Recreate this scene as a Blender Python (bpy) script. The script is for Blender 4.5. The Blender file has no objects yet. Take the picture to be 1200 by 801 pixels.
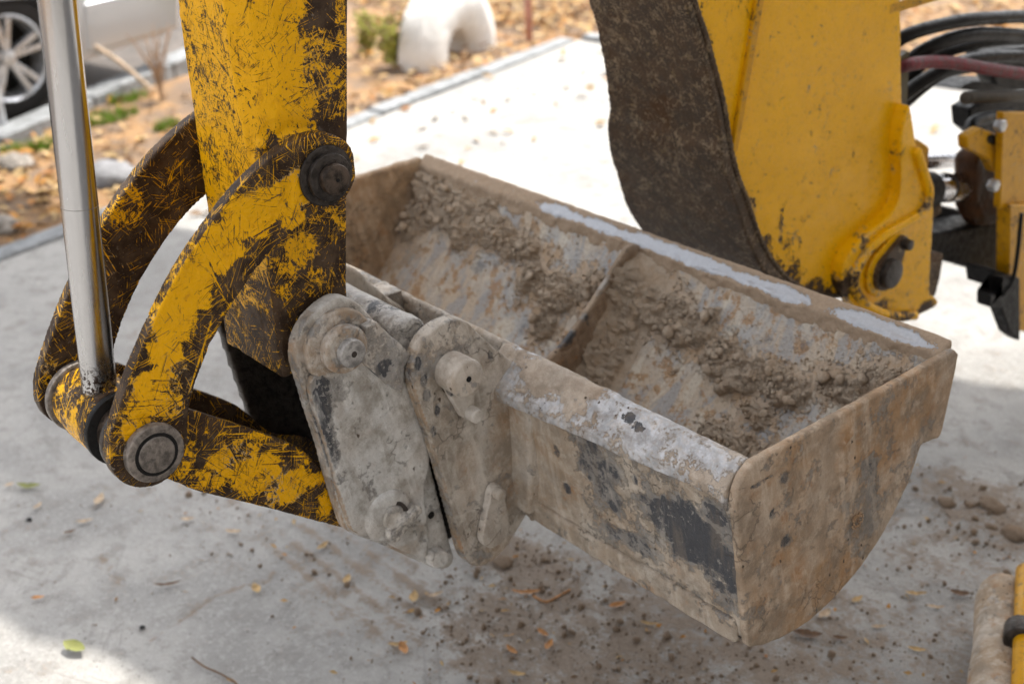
import bpy, bmesh, math, random
import numpy as np
from mathutils import Vector, Matrix
random.seed(7)
S = bpy.context.scene
COL = S.collection
# ------------------------------------------------------------ camera
FPX = 1572.0
def _n(v):
    v = np.array(v, float); return v / np.linalg.norm(v)
AX = -_n([-1470, 705.5, -FPX])            # world X (along the bucket) in camera space
AY = _n([2090, 853.5, -FPX]); AY = _n(AY - (AY @ AX) * AX)
AZ = np.cross(AX, AY)
R = np.array([AX, AY, AZ])                # world from camera
CAM = np.array([0.0, 0.0, 1.9])
cd = bpy.data.cameras.new("camera"); cam = bpy.data.objects.new("camera", cd); COL.objects.link(cam)
M4 = Matrix([[*R[0], CAM[0]], [*R[1], CAM[1]], [*R[2], CAM[2]], [0, 0, 0, 1]])
cam.matrix_world = M4
cd.sensor_width = 36; cd.lens = FPX / 1200 * 36
cd.clip_start = 0.05; cd.clip_end = 500
cd.dof.use_dof = True; cd.dof.focus_distance = 2.06; cd.dof.aperture_fstop = 3.3
S.camera = cam
def on(px, py, ax, val):
    """point of the plane ax = val seen at that spot of the photograph"""
    d = R @ _n([px - 600, 400.5 - py, -FPX]); i = 'xyz'.index(ax)
    return CAM + d * ((val - CAM[i]) / d[i])
# ------------------------------------------------------------ world, sun, exposure
SUN_AZ, SUN_EL = math.radians(100), math.radians(62)   # azimuth from +X towards +Y
sdir = Vector((math.cos(SUN_AZ) * math.cos(SUN_EL), math.sin(SUN_AZ) * math.cos(SUN_EL), math.sin(SUN_EL)))
W = bpy.data.worlds.new("World"); S.world = W; W.use_nodes = True
wn = W.node_tree.nodes; wl = W.node_tree.links; wn.clear()
wo = wn.new('ShaderNodeOutputWorld'); wb = wn.new('ShaderNodeBackground'); sky = wn.new('ShaderNodeTexSky')
sky.sky_type = 'NISHITA'; sky.sun_disc = False; sky.sun_elevation = SUN_EL
sky.sun_rotation = math.pi / 2 - SUN_AZ; sky.dust_density = 3.0; sky.air_density = 1.0; sky.ozone_density = 1.0
hs = wn.new('ShaderNodeHueSaturation'); hs.inputs['Saturation'].default_value = 0.16
wl.new(sky.outputs[0], hs.inputs['Color']); wl.new(hs.outputs[0], wb.inputs[0]); wl.new(wb.outputs[0], wo.inputs[0])
wb.inputs[1].default_value = 0.15
sl = bpy.data.lights.new("sun", 'SUN'); sl.energy = 2.4; sl.angle = math.radians(0.6); sl.color = (1, 0.95, 0.86)
so = bpy.data.objects.new("sun", sl); COL.objects.link(so)
so.rotation_euler = sdir.to_track_quat('Z', 'Y').to_euler()
S.view_settings.view_transform = 'Standard'; S.view_settings.look = 'None'; S.view_settings.gamma = 1
S.view_settings.exposure = 1.50
S.cycles.max_bounces = 6

# ------------------------------------------------------------ numpy noise
def _hash(ix, iy, iz, seed):
    h = (ix.astype(np.int64) * 374761393 + iy.astype(np.int64) * 668265263 + iz.astype(np.int64) * 2147483647 + seed * 974634777) & 0xffffffff
    h = ((h ^ (h >> 13)) * 1274126177) & 0xffffffff
    h = ((h ^ (h >> 15)) * 2246822519) & 0xffffffff
    return ((h ^ (h >> 16)) & 0xffff) / 65535.0
def vnoise(P, seed=0):
    I = np.floor(P).astype(np.int64); F = P - I; F = F * F * (3 - 2 * F)
    r = 0
    for dx in (0, 1):
        wx = F[:, 0] if dx else 1 - F[:, 0]
        for dy in (0, 1):
            wy = F[:, 1] if dy else 1 - F[:, 1]
            for dz in (0, 1):
                wz = F[:, 2] if dz else 1 - F[:, 2]
                r = r + wx * wy * wz * _hash(I[:, 0] + dx, I[:, 1] + dy, I[:, 2] + dz, seed)
    return r
def fbm(P, scale, octv=4, seed=0, gain=0.5):
    a, s, r, t = 1.0, scale, 0, 0
    for o in range(octv):
        r = r + a * vnoise(P * s + 17.3 * o + seed * 3.1, seed + o); t += a; a *= gain; s *= 2.03
    return r / t
def sstep(a, b, v):
    t = np.clip((v - a) / (b - a), 0, 1); return t * t * (3 - 2 * t)
def blobs(P, lst, warp=0.35, seed=3, wscale=22):
    """union of soft, noise-warped spots: (centre, radius, strength)"""
    out = np.zeros(len(P)); w = (fbm(P, wscale, 4, seed) - .5) * 2 * warp
    for c, r, s in lst:
        c = np.array(c, float); r = np.array(r if hasattr(r, '__len__') else (r, r, r), float)
        d = np.sqrt((((P - c) / r) ** 2).sum(1)) + w
        out = np.maximum(out, s * sstep(1.25, 0.55, d))
    return out

# ------------------------------------------------------------ objects
def link(o, parent=None):
    COL.objects.link(o)
    if parent is not None: o.parent = parent
    return o
def root_loc(p):
    v = Vector((0, 0, 0))
    while p is not None:
        v = v + p.location; p = p.parent
    return v
def thing(name, label, cat, loc=(0, 0, 0), group=None):
    o = bpy.data.objects.new(name, None); o.location = loc; o.empty_display_size = .1
    o['label'] = label; o['category'] = cat
    if group: o['group'] = group
    return link(o)
def tag(o, label=None, cat=None, group=None, kind=None):
    for k, v in (('label', label), ('category', cat), ('group', group), ('kind', kind)):
        if v: o[k] = v
    return o
def from_mesh(name, me, mats, parent=None, loc=None, smooth=True, ang=None):
    """me is in world coordinates; the object sits at loc (or at its parent's place)"""
    o = bpy.data.objects.new(name, me)
    if loc is not None: o.location = loc
    link(o, parent)
    off = root_loc(o)
    if off.length > 0: me.transform(Matrix.Translation(-off))
    if not isinstance(mats, (list, tuple)): mats = [mats]
    for m in mats: me.materials.append(m)
    if smooth:
        me.polygons.foreach_set('use_smooth', [True] * len(me.polygons))
        if ang: me.set_sharp_from_angle(angle=math.radians(ang))
    return o
def bm_mesh(bm, tri=False):
    bmesh.ops.recalc_face_normals(bm, faces=bm.faces)
    if tri: bmesh.ops.triangulate(bm, faces=bm.faces)
    me = bpy.data.meshes.new('m'); bm.to_mesh(me); bm.free(); return me
def obj(name, bm, mats, parent=None, bevel=0.0, seg=2, loc=None, ang=35, smooth=True):
    me = bm_mesh(bm)
    o = from_mesh(name, me, mats, parent, loc, smooth, ang)
    if bevel:
        b = o.modifiers.new('b', 'BEVEL'); b.width = bevel; b.segments = seg; b.limit_method = 'ANGLE'; b.angle_limit = math.radians(40)
        b.harden_normals = True
    return o
def catmull(pts, n=6, closed=True):
    P = [np.array(p, float) for p in pts]; out = []; N = len(P)
    rng = range(N) if closed else range(N - 1)
    for i in rng:
        g = (lambda k: P[k % N]) if closed else (lambda k: P[min(max(k, 0), N - 1)])
        a, b, c, d = g(i - 1), g(i), g(i + 1), g(i + 2)
        for k in range(n):
            t = k / n
            out.append(.5 * (2 * b + (c - a) * t + (2 * a - 5 * b + 4 * c - d) * t * t + (3 * b - a - 3 * c + d) * t ** 3))
    if not closed: out.append(P[-1])
    return out
def hull2(circles, n=40):
    pts = [(y + r * math.cos(2 * math.pi * k / n), z + r * math.sin(2 * math.pi * k / n)) for y, z, r in circles for k in range(n)]
    pts = sorted(set(pts)); cr = lambda o, a, b: (a[0] - o[0]) * (b[1] - o[1]) - (a[1] - o[1]) * (b[0] - o[0])
    lo = []
    for p in pts:
        while len(lo) > 1 and cr(lo[-2], lo[-1], p) <= 0: lo.pop()
        lo.append(p)
    up = []
    for p in reversed(pts):
        while len(up) > 1 and cr(up[-2], up[-1], p) <= 0: up.pop()
        up.append(p)
    return lo[:-1] + up[:-1]
def prism(bm, outline, x0, x1, holes=()):
    """outline in the (y, z) plane, extruded along x"""
    a = [bm.verts.new((x0, p[0], p[1])) for p in outline]; b = [bm.verts.new((x1, p[0], p[1])) for p in outline]
    f1 = bm.faces.new(a); f2 = bm.faces.new(b[::-1]); n = len(a)
    for i in range(n): bm.faces.new((a[i], a[(i + 1) % n], b[(i + 1) % n], b[i]))
    bmesh.ops.triangulate(bm, faces=[f1, f2])
    return bm
def prism_dir(bm, outline3, vec):
    a = [bm.verts.new(p) for p in outline3]; b = [bm.verts.new(np.array(p) + np.array(vec)) for p in outline3]
    f1 = bm.faces.new(a); f2 = bm.faces.new(b[::-1]); n = len(a)
    for i in range(n): bm.faces.new((a[i], a[(i + 1) % n], b[(i + 1) % n], b[i]))
    bmesh.ops.triangulate(bm, faces=[f1, f2]); return bm
def box(bm, x0, x1, y0, y1, z0, z1, M=None):
    vs = [bm.verts.new(v) for v in ((x0, y0, z0), (x1, y0, z0), (x1, y1, z0), (x0, y1, z0), (x0, y0, z1), (x1, y0, z1), (x1, y1, z1), (x0, y1, z1))]
    for f in ((0, 3, 2, 1), (4, 5, 6, 7), (0, 1, 5, 4), (1, 2, 6, 5), (2, 3, 7, 6), (3, 0, 4, 7)): bm.faces.new([vs[i] for i in f])
    if M is not None: bmesh.ops.transform(bm, matrix=M, verts=vs)
    return bm
def frame_for(a, b):
    a, b = Vector(a), Vector(b); d = (b - a).normalized()
    return d.to_track_quat('Z', 'Y').to_matrix().to_4x4(), (b - a).length
def lathe(bm, a, b, prof, n=40):
    """prof: (distance along a->b, radius)"""
    M, L = frame_for(a, b); M = Matrix.Translation(Vector(a)) @ M; rings = []
    for t, r in prof:
        if r < 1e-6: rings.append([bm.verts.new(M @ Vector((0, 0, t)))])
        else: rings.append([bm.verts.new(M @ Vector((r * math.cos(2 * math.pi * k / n), r * math.sin(2 * math.pi * k / n), t))) for k in range(n)])
    for A, B in zip(rings[:-1], rings[1:]):
        for k in range(n):
            k2 = (k + 1) % n
            if len(A) == 1 and len(B) == 1: continue
            if len(A) == 1: bm.faces.new((A[0], B[k], B[k2]))
            elif len(B) == 1: bm.faces.new((A[k], B[0], A[k2]))
            else: bm.faces.new((A[k], B[k], B[k2], A[k2]))
    return bm
def disc(bm, a, b, r, ch=.003, n=40):
    L = (Vector(b) - Vector(a)).length
    return lathe(bm, a, b, [(0, 0), (0, r - ch), (ch * .3, r - ch * .3), (ch, r), (L - ch, r), (L - ch * .3, r - ch * .3), (L, r - ch), (L, 0)], n)
def tube(bm, pts, r, n=14, ridged=None):
    P = [Vector(p) for p in pts]; rings = []; up = None
    for i, p in enumerate(P):
        t = (P[min(i + 1, len(P) - 1)] - P[max(i - 1, 0)]).normalized()
        if up is None: up = t.orthogonal().normalized()
        up = (up - t * up.dot(t)).normalized(); s = t.cross(up)
        rr = r(i) if callable(r) else r
        if ridged: rr *= 1 + ridged * (1 if i % 2 else -1)
        rings.append([bm.verts.new(p + (up * math.cos(2 * math.pi * k / n) + s * math.sin(2 * math.pi * k / n)) * rr) for k in range(n)])
    for A, B in zip(rings[:-1], rings[1:]):
        for k in range(n): bm.faces.new((A[k], A[(k + 1) % n], B[(k + 1) % n], B[k]))
    bm.faces.new(rings[0][::-1]); bm.faces.new(rings[-1]); return bm
def solid(name, bm, mats, parent, voxel, fn=None, loc=None):
    """remesh to an even fine surface, then shape it (dirt, dents) and give it its paint / mud masks"""
    me = bm_mesh(bm, tri=True)
    t = bpy.data.objects.new('tmp', me); COL.objects.link(t)
    r = t.modifiers.new('r', 'REMESH'); r.mode = 'VOXEL'; r.voxel_size = voxel; r.use_smooth_shade = True
    dg = bpy.context.evaluated_depsgraph_get(); dg.update()
    m2 = bpy.data.meshes.new_from_object(t.evaluated_get(dg)); bpy.data.objects.remove(t); bpy.data.meshes.remove(me)
    shape(m2, fn)
    return from_mesh(name, m2, mats, parent, loc)
def shape(me, fn):
    if not fn: return
    n = len(me.vertices); P = np.empty(n * 3); me.vertices.foreach_get('co', P); P = P.reshape(-1, 3)
    N = np.empty(n * 3); me.vertex_normals.foreach_get('vector', N); N = N.reshape(-1, 3)
    off, at = fn(P, N)
    if off is not None: me.vertices.foreach_set('co', (P + (N * off[:, None] if off.ndim == 1 else off)).ravel())
    for k, v in at.items():
        a = me.attributes.new(k, 'FLOAT', 'POINT'); a.data.foreach_set('value', np.asarray(v, dtype=np.float32))
    me.update()

# ------------------------------------------------------------ materials
class NT:
    def __init__(s, name):
        s.m = bpy.data.materials.new(name); s.m.use_nodes = True; s.t = s.m.node_tree; s.n = s.t.nodes; s.l = s.t.links; s.n.clear()
        s.out = s.n.new('ShaderNodeOutputMaterial'); s.b = s.n.new('ShaderNodeBsdfPrincipled'); s.l.new(s.b.outputs[0], s.out.inputs[0])
        s.pos = s.n.new('ShaderNodeNewGeometry').outputs['Position']
    def inp(s, node, k, v):
        if hasattr(v, 'links') or hasattr(v, 'is_linked'): s.l.new(v, node.inputs[k])
        elif v is not None:
            if isinstance(v, tuple) and len(v) == 3 and node.inputs[k].type == 'RGBA': v = (*v, 1)
            node.inputs[k].default_value = v
    def noise(s, scale, detail=4, rough=.55, vec=None, dist=0, w=None):
        n = s.n.new('ShaderNodeTexNoise'); s.inp(n, 'Vector', vec if vec is not None else s.pos); n.inputs['Scale'].default_value = scale
        n.inputs['Detail'].default_value = detail; n.inputs['Roughness'].default_value = rough; n.inputs['Distortion'].default_value = dist
        return n.outputs[0]
    def vor(s, scale, vec=None, feat='F1', out=0):
        n = s.n.new('ShaderNodeTexVoronoi'); n.feature = feat; s.inp(n, 'Vector', vec if vec is not None else s.pos); n.inputs['Scale'].default_value = scale
        return n.outputs[out]
    def mapv(s, rot=(0, 0, 0), sc=(1, 1, 1), loc=(0, 0, 0), vec=None):
        n = s.n.new('ShaderNodeMapping'); s.inp(n, 'Vector', vec if vec is not None else s.pos); n.inputs['Rotation'].default_value = rot
        n.vector_type = 'TEXTURE'; n.inputs['Scale'].default_value = tuple(1 / q for q in sc); n.inputs['Location'].default_value = tuple(-q for q in loc)
        return n.outputs[0]
    def math(s, op, a, b=None, c=None, clamp=False):
        n = s.n.new('ShaderNodeMath'); n.operation = op; n.use_clamp = clamp; s.inp(n, 0, a)
        if b is not None: s.inp(n, 1, b)
        if c is not None: s.inp(n, 2, c)
        return n.outputs[0]
    def step(s, v, a, b, o0=0.0, o1=1.0):
        n = s.n.new('ShaderNodeMapRange'); n.interpolation_type = 'SMOOTHSTEP'; s.inp(n, 0, v); n.inputs[1].default_value = a; n.inputs[2].default_value = b
        n.inputs[3].default_value = o0; n.inputs[4].default_value = o1; return n.outputs[0]
    def mix(s, f, a, b, mode='MIX'):
        n = s.n.new('ShaderNodeMix'); n.data_type = 'RGBA'; n.blend_type = mode
        s.inp(n, 'Factor', f); s.inp(n, 6, a); s.inp(n, 7, b); return n.outputs[2]
    def attr(s, name):
        n = s.n.new('ShaderNodeAttribute'); n.attribute_name = name; return n.outputs['Fac']
    def bump(s, h, dist, st=1.0, prev=None):
        n = s.n.new('ShaderNodeBump'); n.inputs['Distance'].default_value = dist; n.inputs['Strength'].default_value = st; s.inp(n, 'Height', h)
        if prev is not None: s.l.new(prev, n.inputs['Normal'])
        return n.outputs[0]
    def done(s, color=None, rough=None, metal=None, normal=None, spec=None, **k):
        for key, v in (('Base Color', color), ('Roughness', rough), ('Metallic', metal), ('Normal', normal), ('Specular IOR Level', spec)):
            if v is not None: s.inp(s.b, key, v)
        for key, v in k.items(): s.inp(s.b, key.replace('_', ' '), v)
        return s.m

def plain(name, c, r=.5, metal=0, var=.25, scale=30, bump=0, **k):
    t = NT(name); n = t.step(t.noise(scale, 6, .65), .33, .67)
    col = t.mix(n, tuple(x * (1 - var) for x in c), tuple(min(1, x * (1 + var)) for x in c))
    nb = t.bump(n, bump) if bump else None
    return t.done(col, t.step(n, .2, .8, max(r - .1, .02), min(r + .1, 1)), metal, nb, .5 if metal or r < .4 else .25, **k)

def paint_mat(name, yellow=(.95, .485, .003), steel=(.040, .024, .015), scr=1.0, speck=.55, attr=True, base=.5, axis='x', cream=.5, gloss=.36, fine=150):
    t = NT(name)
    a = t.attr('paint') if attr else base
    big = t.noise(9, 3, .6); mid = t.noise(38, 5, .65); fin = t.noise(fine, 6, .7)
    v = t.math('ADD', t.math('MULTIPLY_ADD', a, .85, .075), t.math('MULTIPLY', t.math('SUBTRACT', mid, .5), 1.5))
    v = t.math('ADD', v, t.math('MULTIPLY', t.math('SUBTRACT', fin, .5), speck * 2.6))
    v = t.math('ADD', v, t.math('MULTIPLY', t.math('SUBTRACT', t.noise(78, 6, .75), .5), 1.5))
    v = t.math('ADD', v, t.math('MULTIPLY', t.math('SUBTRACT', big, .5), .5))
    # scratches: long thin streaks in several directions, on and off
    sx = t.n.new('ShaderNodeSeparateXYZ'); t.l.new(t.pos, sx.inputs[0]); sh_ = t.n.new('ShaderNodeCombineXYZ')
    t.l.new(sx.outputs[0], sh_.inputs[0]); t.l.new(t.math('MULTIPLY_ADD', sx.outputs[0], .9, sx.outputs[1]), sh_.inputs[1]); t.l.new(t.math('MULTIPLY_ADD', sx.outputs[0], .25, sx.outputs[2]), sh_.inputs[2])
    sc = None
    for i, ang in enumerate((-20, 35, -48, 62, 12, 80, -70)):
        rot = (math.radians(ang), 0, 0) if axis == 'x' else (0, math.radians(ang), 0)
        m = t.mapv(rot, (2, (10, 26, 16, 7)[i % 4], (380, 520, 640)[i % 3]), (i * .31, i * .17, 0), sh_.outputs[0])
        n = t.noise(1.0, 2, .6, m, .5)
        gate = t.step(t.noise(13 + i, 2, .5, t.mapv((0, 0, 0), (1, 1, 1), (i * 9.0, 4, 2))), .48, .56)
        line = t.math('MULTIPLY', t.step(n, .60, .66), gate)
        dark = t.math('MULTIPLY', t.step(n, .38, .32), gate)
        d = t.math('SUBTRACT', line, dark)
        sc = d if sc is None else t.math('ADD', sc, d)
    v = t.math('ADD', v, t.math('MULTIPLY', sc, .42 * scr))
    up_ = t.noise(1, 5, .7, t.mapv((0, 0, 0), (170, 170, 55)))
    v = t.math('SUBTRACT', v, t.math('MULTIPLY', t.step(up_, .56, .66), speck * .55))
    mask = t.step(v, .47, .54)
    edge = t.math('MULTIPLY', t.step(v, .44, .52), t.step(v, .62, .53))
    ycol = t.mix(t.noise(16, 5, .6), yellow, tuple(x * .80 for x in yellow))
    ycol = t.mix(t.step(t.noise(70, 6, .7), .52, .75), ycol, (yellow[0] * .62, yellow[1] * .55, .010))
    scol = t.mix(t.step(t.noise(28, 6, .65), .38, .66), steel, (.100, .066, .042))
    scol = t.mix(t.step(t.noise(120, 4, .7), .60, .75), scol, (.24, .20, .165))
    scol = t.mix(t.step(t.noise(11, 5, .6), .55, .72), scol, (.085, .045, .022))
    col = t.mix(mask, scol, ycol)
    col = t.mix(t.math('MULTIPLY', edge, t.math('MULTIPLY', t.step(t.noise(13, 3), .50, .64), cream)), col, (.62, .52, .36))
    n1 = t.bump(mask, .0007, .9); n2 = t.bump(t.noise(95, 5, .7), .0012, .6, n1)
    n3 = t.bump(sc, .0006, .4, n2)
    ro = t.math('ADD', t.step(mask, 0, 1, .50, gloss), t.math('MULTIPLY', t.math('SUBTRACT', fin, .5), .35))
    return t.done(col, ro, t.step(mask, 0, 1, .30, 0), n3, .22)

def mud_mat(name, clay=(.50, .468, .425), warm=(.40, .30, .205), steel=(.036, .038, .044), pale=(.36, .345, .33), fine=1.0, bare=.5, patch=.72, lump=2.2):
    """mud: how much dry clay, tint: pale clay .. rusty brown, dark: bare dark paint, pale: bare scuffed metal"""
    t = NT(name)
    mud, tint, dark, pl = t.attr('mud'), t.attr('tint'), t.attr('dark'), t.attr('pale')
    n8 = t.noise(9, 4, .6); n30 = t.noise(42, 6, .65); n90 = t.noise(130, 6, .7); n300 = t.noise(420, 4, .7)
    base = t.mix(t.step(n30, .35, .65), pale, tuple(x * .62 for x in pale))
    dm = t.step(t.math('ADD', dark, t.math('ADD', t.math('MULTIPLY', t.math('SUBTRACT', n90, .5), 1.8), t.math('MULTIPLY', t.math('SUBTRACT', n30, .5), 1.8))), .48, .54)
    base = t.mix(dm, base, t.mix(n90, steel, tuple(x * 2.0 for x in steel)))
    tv = t.math('ADD', tint, t.math('MULTIPLY', t.math('SUBTRACT', n8, .5), 2.0), clamp=True)
    c = t.mix(tv, clay, warm)
    c = t.mix(t.step(t.noise(15, 6, .66), .44, .64, 0, min(1, patch * .8)), c, (clay[0] * .52, clay[1] * .48, clay[2] * .43))
    c = t.mix(t.math('MULTIPLY', t.step(t.noise(33, 6, .7), .46, .68), .40), c, tuple(min(1, x * 1.45) for x in clay))
    c = t.mix(t.math('MULTIPLY', t.step(n300, .56, .66), .35), c, (.10, .07, .045))
    c = t.mix(t.math('MULTIPLY', t.step(t.noise(24, 5, .7), .54, .72), t.step(tint, .15, .8, .15, .8)), c, (.34, .18, .08))
    mv = t.math('ADD', mud, t.math('ADD', t.math('MULTIPLY', t.math('SUBTRACT', n90, .5), 1.3), t.math('MULTIPLY', t.math('SUBTRACT', t.noise(20, 6, .7), .5), 2.4)))
    mm = t.step(mv, .46, .54)
    film = t.step(mv, .2, .5, 0, .45)
    col = t.mix(film, base, c); col = t.mix(mm, col, c)
    sm = t.noise(1, 5, .65, t.mapv((.25, 0, 0), (26, 26, 5)), .4)
    col = t.mix(t.step(sm, .50, .66, 0, .40), col, (clay[0] * .50, clay[1] * .45, clay[2] * .40)); col = t.mix(t.step(sm, .48, .36, 0, .35), col, tuple(min(1, x * 1.35) for x in clay))
    wv = t.n.new('ShaderNodeVectorMath'); wv.operation = 'MULTIPLY_ADD'; nn_ = t.n.new('ShaderNodeTexNoise'); nn_.inputs['Scale'].default_value = 30; nn_.inputs['Detail'].default_value = 4; t.l.new(t.pos, nn_.inputs['Vector'])
    t.l.new(nn_.outputs[1], wv.inputs[0]); wv.inputs[1].default_value = (.05, .05, .05); t.l.new(t.pos, wv.inputs[2])
    ck = t.vor(24, wv.outputs[0], 'DISTANCE_TO_EDGE', 0); crack = t.math('MULTIPLY', t.step(ck, .035, .012), t.step(t.noise(7, 3, .6), .57, .63))
    col = t.mix(t.math('MULTIPLY', crack, .45), col, (.06, .05, .042))
    # small dried splashes and wet spots
    sp = t.vor(55, t.mapv((.3, .2, .1), (1, 1, .55)), 'F1', 0)
    col = t.mix(t.math('MULTIPLY', t.step(t.math('ADD', sp, t.math('MULTIPLY', t.math('SUBTRACT', n90, .5), .5)), .15, .09), t.step(t.noise(9, 2), .56, .62)), col, (.075, .052, .036))
    h = t.math('ADD', t.math('MULTIPLY', t.math('SUBTRACT', mm, crack), .5), t.math('ADD', t.math('MULTIPLY', n90, .7 * fine), t.math('ADD', t.math('MULTIPLY', t.noise(24, 6, .65), lump), t.math('MULTIPLY', n300, .2 * fine))))
    nb = t.bump(h, .0028, .95)
    ro = t.step(mm, 0, 1, bare, .88)
    return t.done(col, ro, t.step(t.math('MAXIMUM', mm, dm), 0, 1, .35, 0), nb, .4)

MAT = {}
MAT['link'] = paint_mat('scratched_yellow_link', scr=1.5, speck=.36, cream=.9, gloss=.26)
MAT['stick'] = paint_mat('speckled_yellow_stick', scr=1.1, speck=.62, cream=.3, fine=200, gloss=.30)
MAT['boom'] = paint_mat('yellow_boom_paint', yellow=(.95, .50, .002), scr=.6, speck=.2, cream=.9, gloss=.26)
MAT['boomdark'] = paint_mat('worn_brown_steel', steel=(.070, .053, .040), yellow=(.27, .20, .13), scr=.8, speck=.9, attr=False, base=.26)
MAT['yellow_far'] = paint_mat('yellow_mast_paint', yellow=(.66, .33, .003), scr=.5, speck=.4, attr=False, base=.82)
MAT['mud'] = mud_mat('clay_caked_steel')
MAT['earmud'] = mud_mat('grey_tan_clay_steel', clay=(.50, .465, .42), warm=(.34, .24, .155), patch=1.0, lump=.9)
MAT['couplermud'] = mud_mat('pale_grey_clay_steel', clay=(.57, .565, .55), warm=(.36, .27, .19), patch=1.05, lump=.9)
MAT['endmud'] = mud_mat('brown_soil_smeared_steel', clay=(.46, .385, .31), warm=(.38, .235, .125), pale=(.30, .27, .24), fine=1.1, patch=1.0)
MAT['frontmud'] = mud_mat('tan_smeared_steel', clay=(.46, .415, .36), warm=(.33, .235, .15), pale=(.28, .265, .25), patch=.9)
MAT['railmud'] = mud_mat('scuffed_pale_rail', clay=(.43, .37, .31), warm=(.37, .27, .19), pale=(.60, .61, .64), patch=.8)
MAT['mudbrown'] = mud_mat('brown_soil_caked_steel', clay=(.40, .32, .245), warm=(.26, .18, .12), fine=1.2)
MAT['mudpin'] = mud_mat('clay_caked_pin', clay=(.52, .49, .45), warm=(.36, .27, .19), fine=.7, lump=.6)
MAT['brownsteel'] = plain('brown_oily_steel', (.062, .045, .034), .42, .5, .7, 60, .0012)
MAT['pinsteel'] = plain('scuffed_pin_steel', (.20, .175, .155), .5, .4, .5, 90, .0008)
MAT['darkpin'] = plain('dark_greasy_steel', (.045, .038, .034), .38, .6, .5, 70, .001)
MAT['paleboss'] = plain('worn_grey_pin_head', (.34, .33, .32), .45, .35, .40, 70, .0006)
MAT['black'] = plain('black_grimy_steel', (.008, .0075, .0075), .55, 0, .5, 50, .001)
MAT['rubber'] = plain('black_hose_rubber', (.006, .006, .006), .42, 0, .4, 60, .0004)
MAT['redhose'] = plain('dark_red_hose_wrap', (.13, .018, .025), .5, 0, .5, 60, .0006)
MAT['olive'] = plain('dark_olive_plate', (.07, .055, .02), .45, 0, .3, 30)
MAT['bolt'] = plain('zinc_bolt', (.45, .46, .47), .4, .7, .2, 60)
def rod_mat():
    t = NT('polished_chrome_rod'); n = t.noise(1, 4, .6, t.mapv((0, 0, 0), (60, 60, 3)))
    f = t.noise(160, 5, .7); z = t.n.new('ShaderNodeSeparateXYZ'); t.l.new(t.pos, z.inputs[0])
    low = t.step(t.math('ADD', z.outputs[2], t.math('MULTIPLY', t.math('SUBTRACT', f, .5), .05)), 1.035, 1.0)
    spots = t.math('MULTIPLY', low, t.step(f, .50, .56))
    col = t.mix(n, (.42, .42, .43), (.52, .52, .53)); col = t.mix(spots, col, (.05, .035, .03))
    return t.done(col, t.step(t.math('ADD', n, t.math('MULTIPLY', spots, .6)), 0.3, .9, .17, .36), 1.0, t.bump(t.math('ADD', f, spots), .0003, .3))
MAT['rod'] = rod_mat()
MAT['chrome'] = plain('cylinder_chrome', (.6, .6, .62), .18, 1, .1, 30)

# ================================================================ SETTING
def structure(o): o['kind'] = 'structure'; return o
KD = np.array([-.230, .973]); KN = np.array([.973, .230]); KO = np.array([-4.93, 1.55])   # first kerb: direction, normal, a point
def kp(a, b, z=0.0): q = KO + KD * a + KN * b; return (q[0], q[1], z)
def grid_mesh(us, vs, f):
    nu, nv = len(us), len(vs); V = np.array([f(u, v) for u in us for v in vs]); F = []
    for i in range(nu - 1):
        for j in range(nv - 1):
            k = i * nv + j; F.append((k, k + nv, k + nv + 1, k + 1))
    me = bpy.data.meshes.new('g'); me.from_pydata(V.tolist(), [], F); me.update(); return me
def conc_mat():
    t = NT('dusty_concrete'); p = t.pos; dirt = t.attr('dirt')
    n1 = t.noise(2.2, 5, .6); n2 = t.noise(14, 6, .65); n3 = t.noise(75, 6, .7); n4 = t.noise(320, 4, .7)
    c = t.mix(t.step(n1, .38, .62), (.315, .308, .298), (.44, .428, .41))
    c = t.mix(t.math('MULTIPLY', t.step(n2, .48, .62), .55), c, (.25, .24, .225))
    c = t.mix(t.math('MULTIPLY', t.step(n3, .50, .62), .6), c, (.46, .45, .44))
    c = t.mix(t.math('MULTIPLY', t.step(n4, .54, .64), .5), c, (.15, .135, .12))
    dv = t.math('ADD', dirt, t.math('ADD', t.math('MULTIPLY', t.math('SUBTRACT', n2, .5), 2.0), t.math('MULTIPLY', t.math('SUBTRACT', n3, .5), 1.9)))
    c = t.mix(t.step(dv, .30, .85, 0, .85), c, t.mix(n3, (.17, .125, .09), (.34, .27, .21)))
    arc = t.noise(1, 2, .5, t.mapv((0, 0, math.radians(25)), (3, 90, 5)), .15)
    c = t.mix(t.math('MULTIPLY', t.step(arc, .62, .68), t.step(n1, .50, .60, 0, .5)), c, (.19, .17, .15))
    st = t.noise(1, 3, .5, t.mapv((0, 0, math.radians(-35)), (5, 70, 5)), .3)
    c = t.mix(t.math('MULTIPLY', t.step(st, .58, .70), t.step(n1, .45, .6, 0, .35)), c, (.20, .19, .185))
    cr = t.vor(1.1, t.mapv((0, 0, 0), (1, 1, 1), (0, 0, 0), None), 'DISTANCE_TO_EDGE', 0)
    sc = t.vor(60, None, 'F1', 0)
    pit = t.math('MULTIPLY', t.step(sc, .16, .08), t.step(t.noise(12, 2), .5, .56))
    c = t.mix(t.math('MULTIPLY', pit, .8), c, (.07, .06, .055))
    h = t.math('ADD', t.math('MULTIPLY', n3, 1.0), t.math('ADD', t.math('MULTIPLY', n4, .5), t.math('MULTIPLY', n2, 1.3)))
    h = t.math('SUBTRACT', h, t.math('MULTIPLY', pit, .6))
    nb = t.bump(h, .007, .9)
    # bare concrete
    return t.done(c, .86, 0, nb, .35)
def spaced(segs):
    out = []
    for a, b, h in segs: out += list(np.arange(a, b - 1e-6, h))
    return out + [segs[-1][1]]
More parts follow.
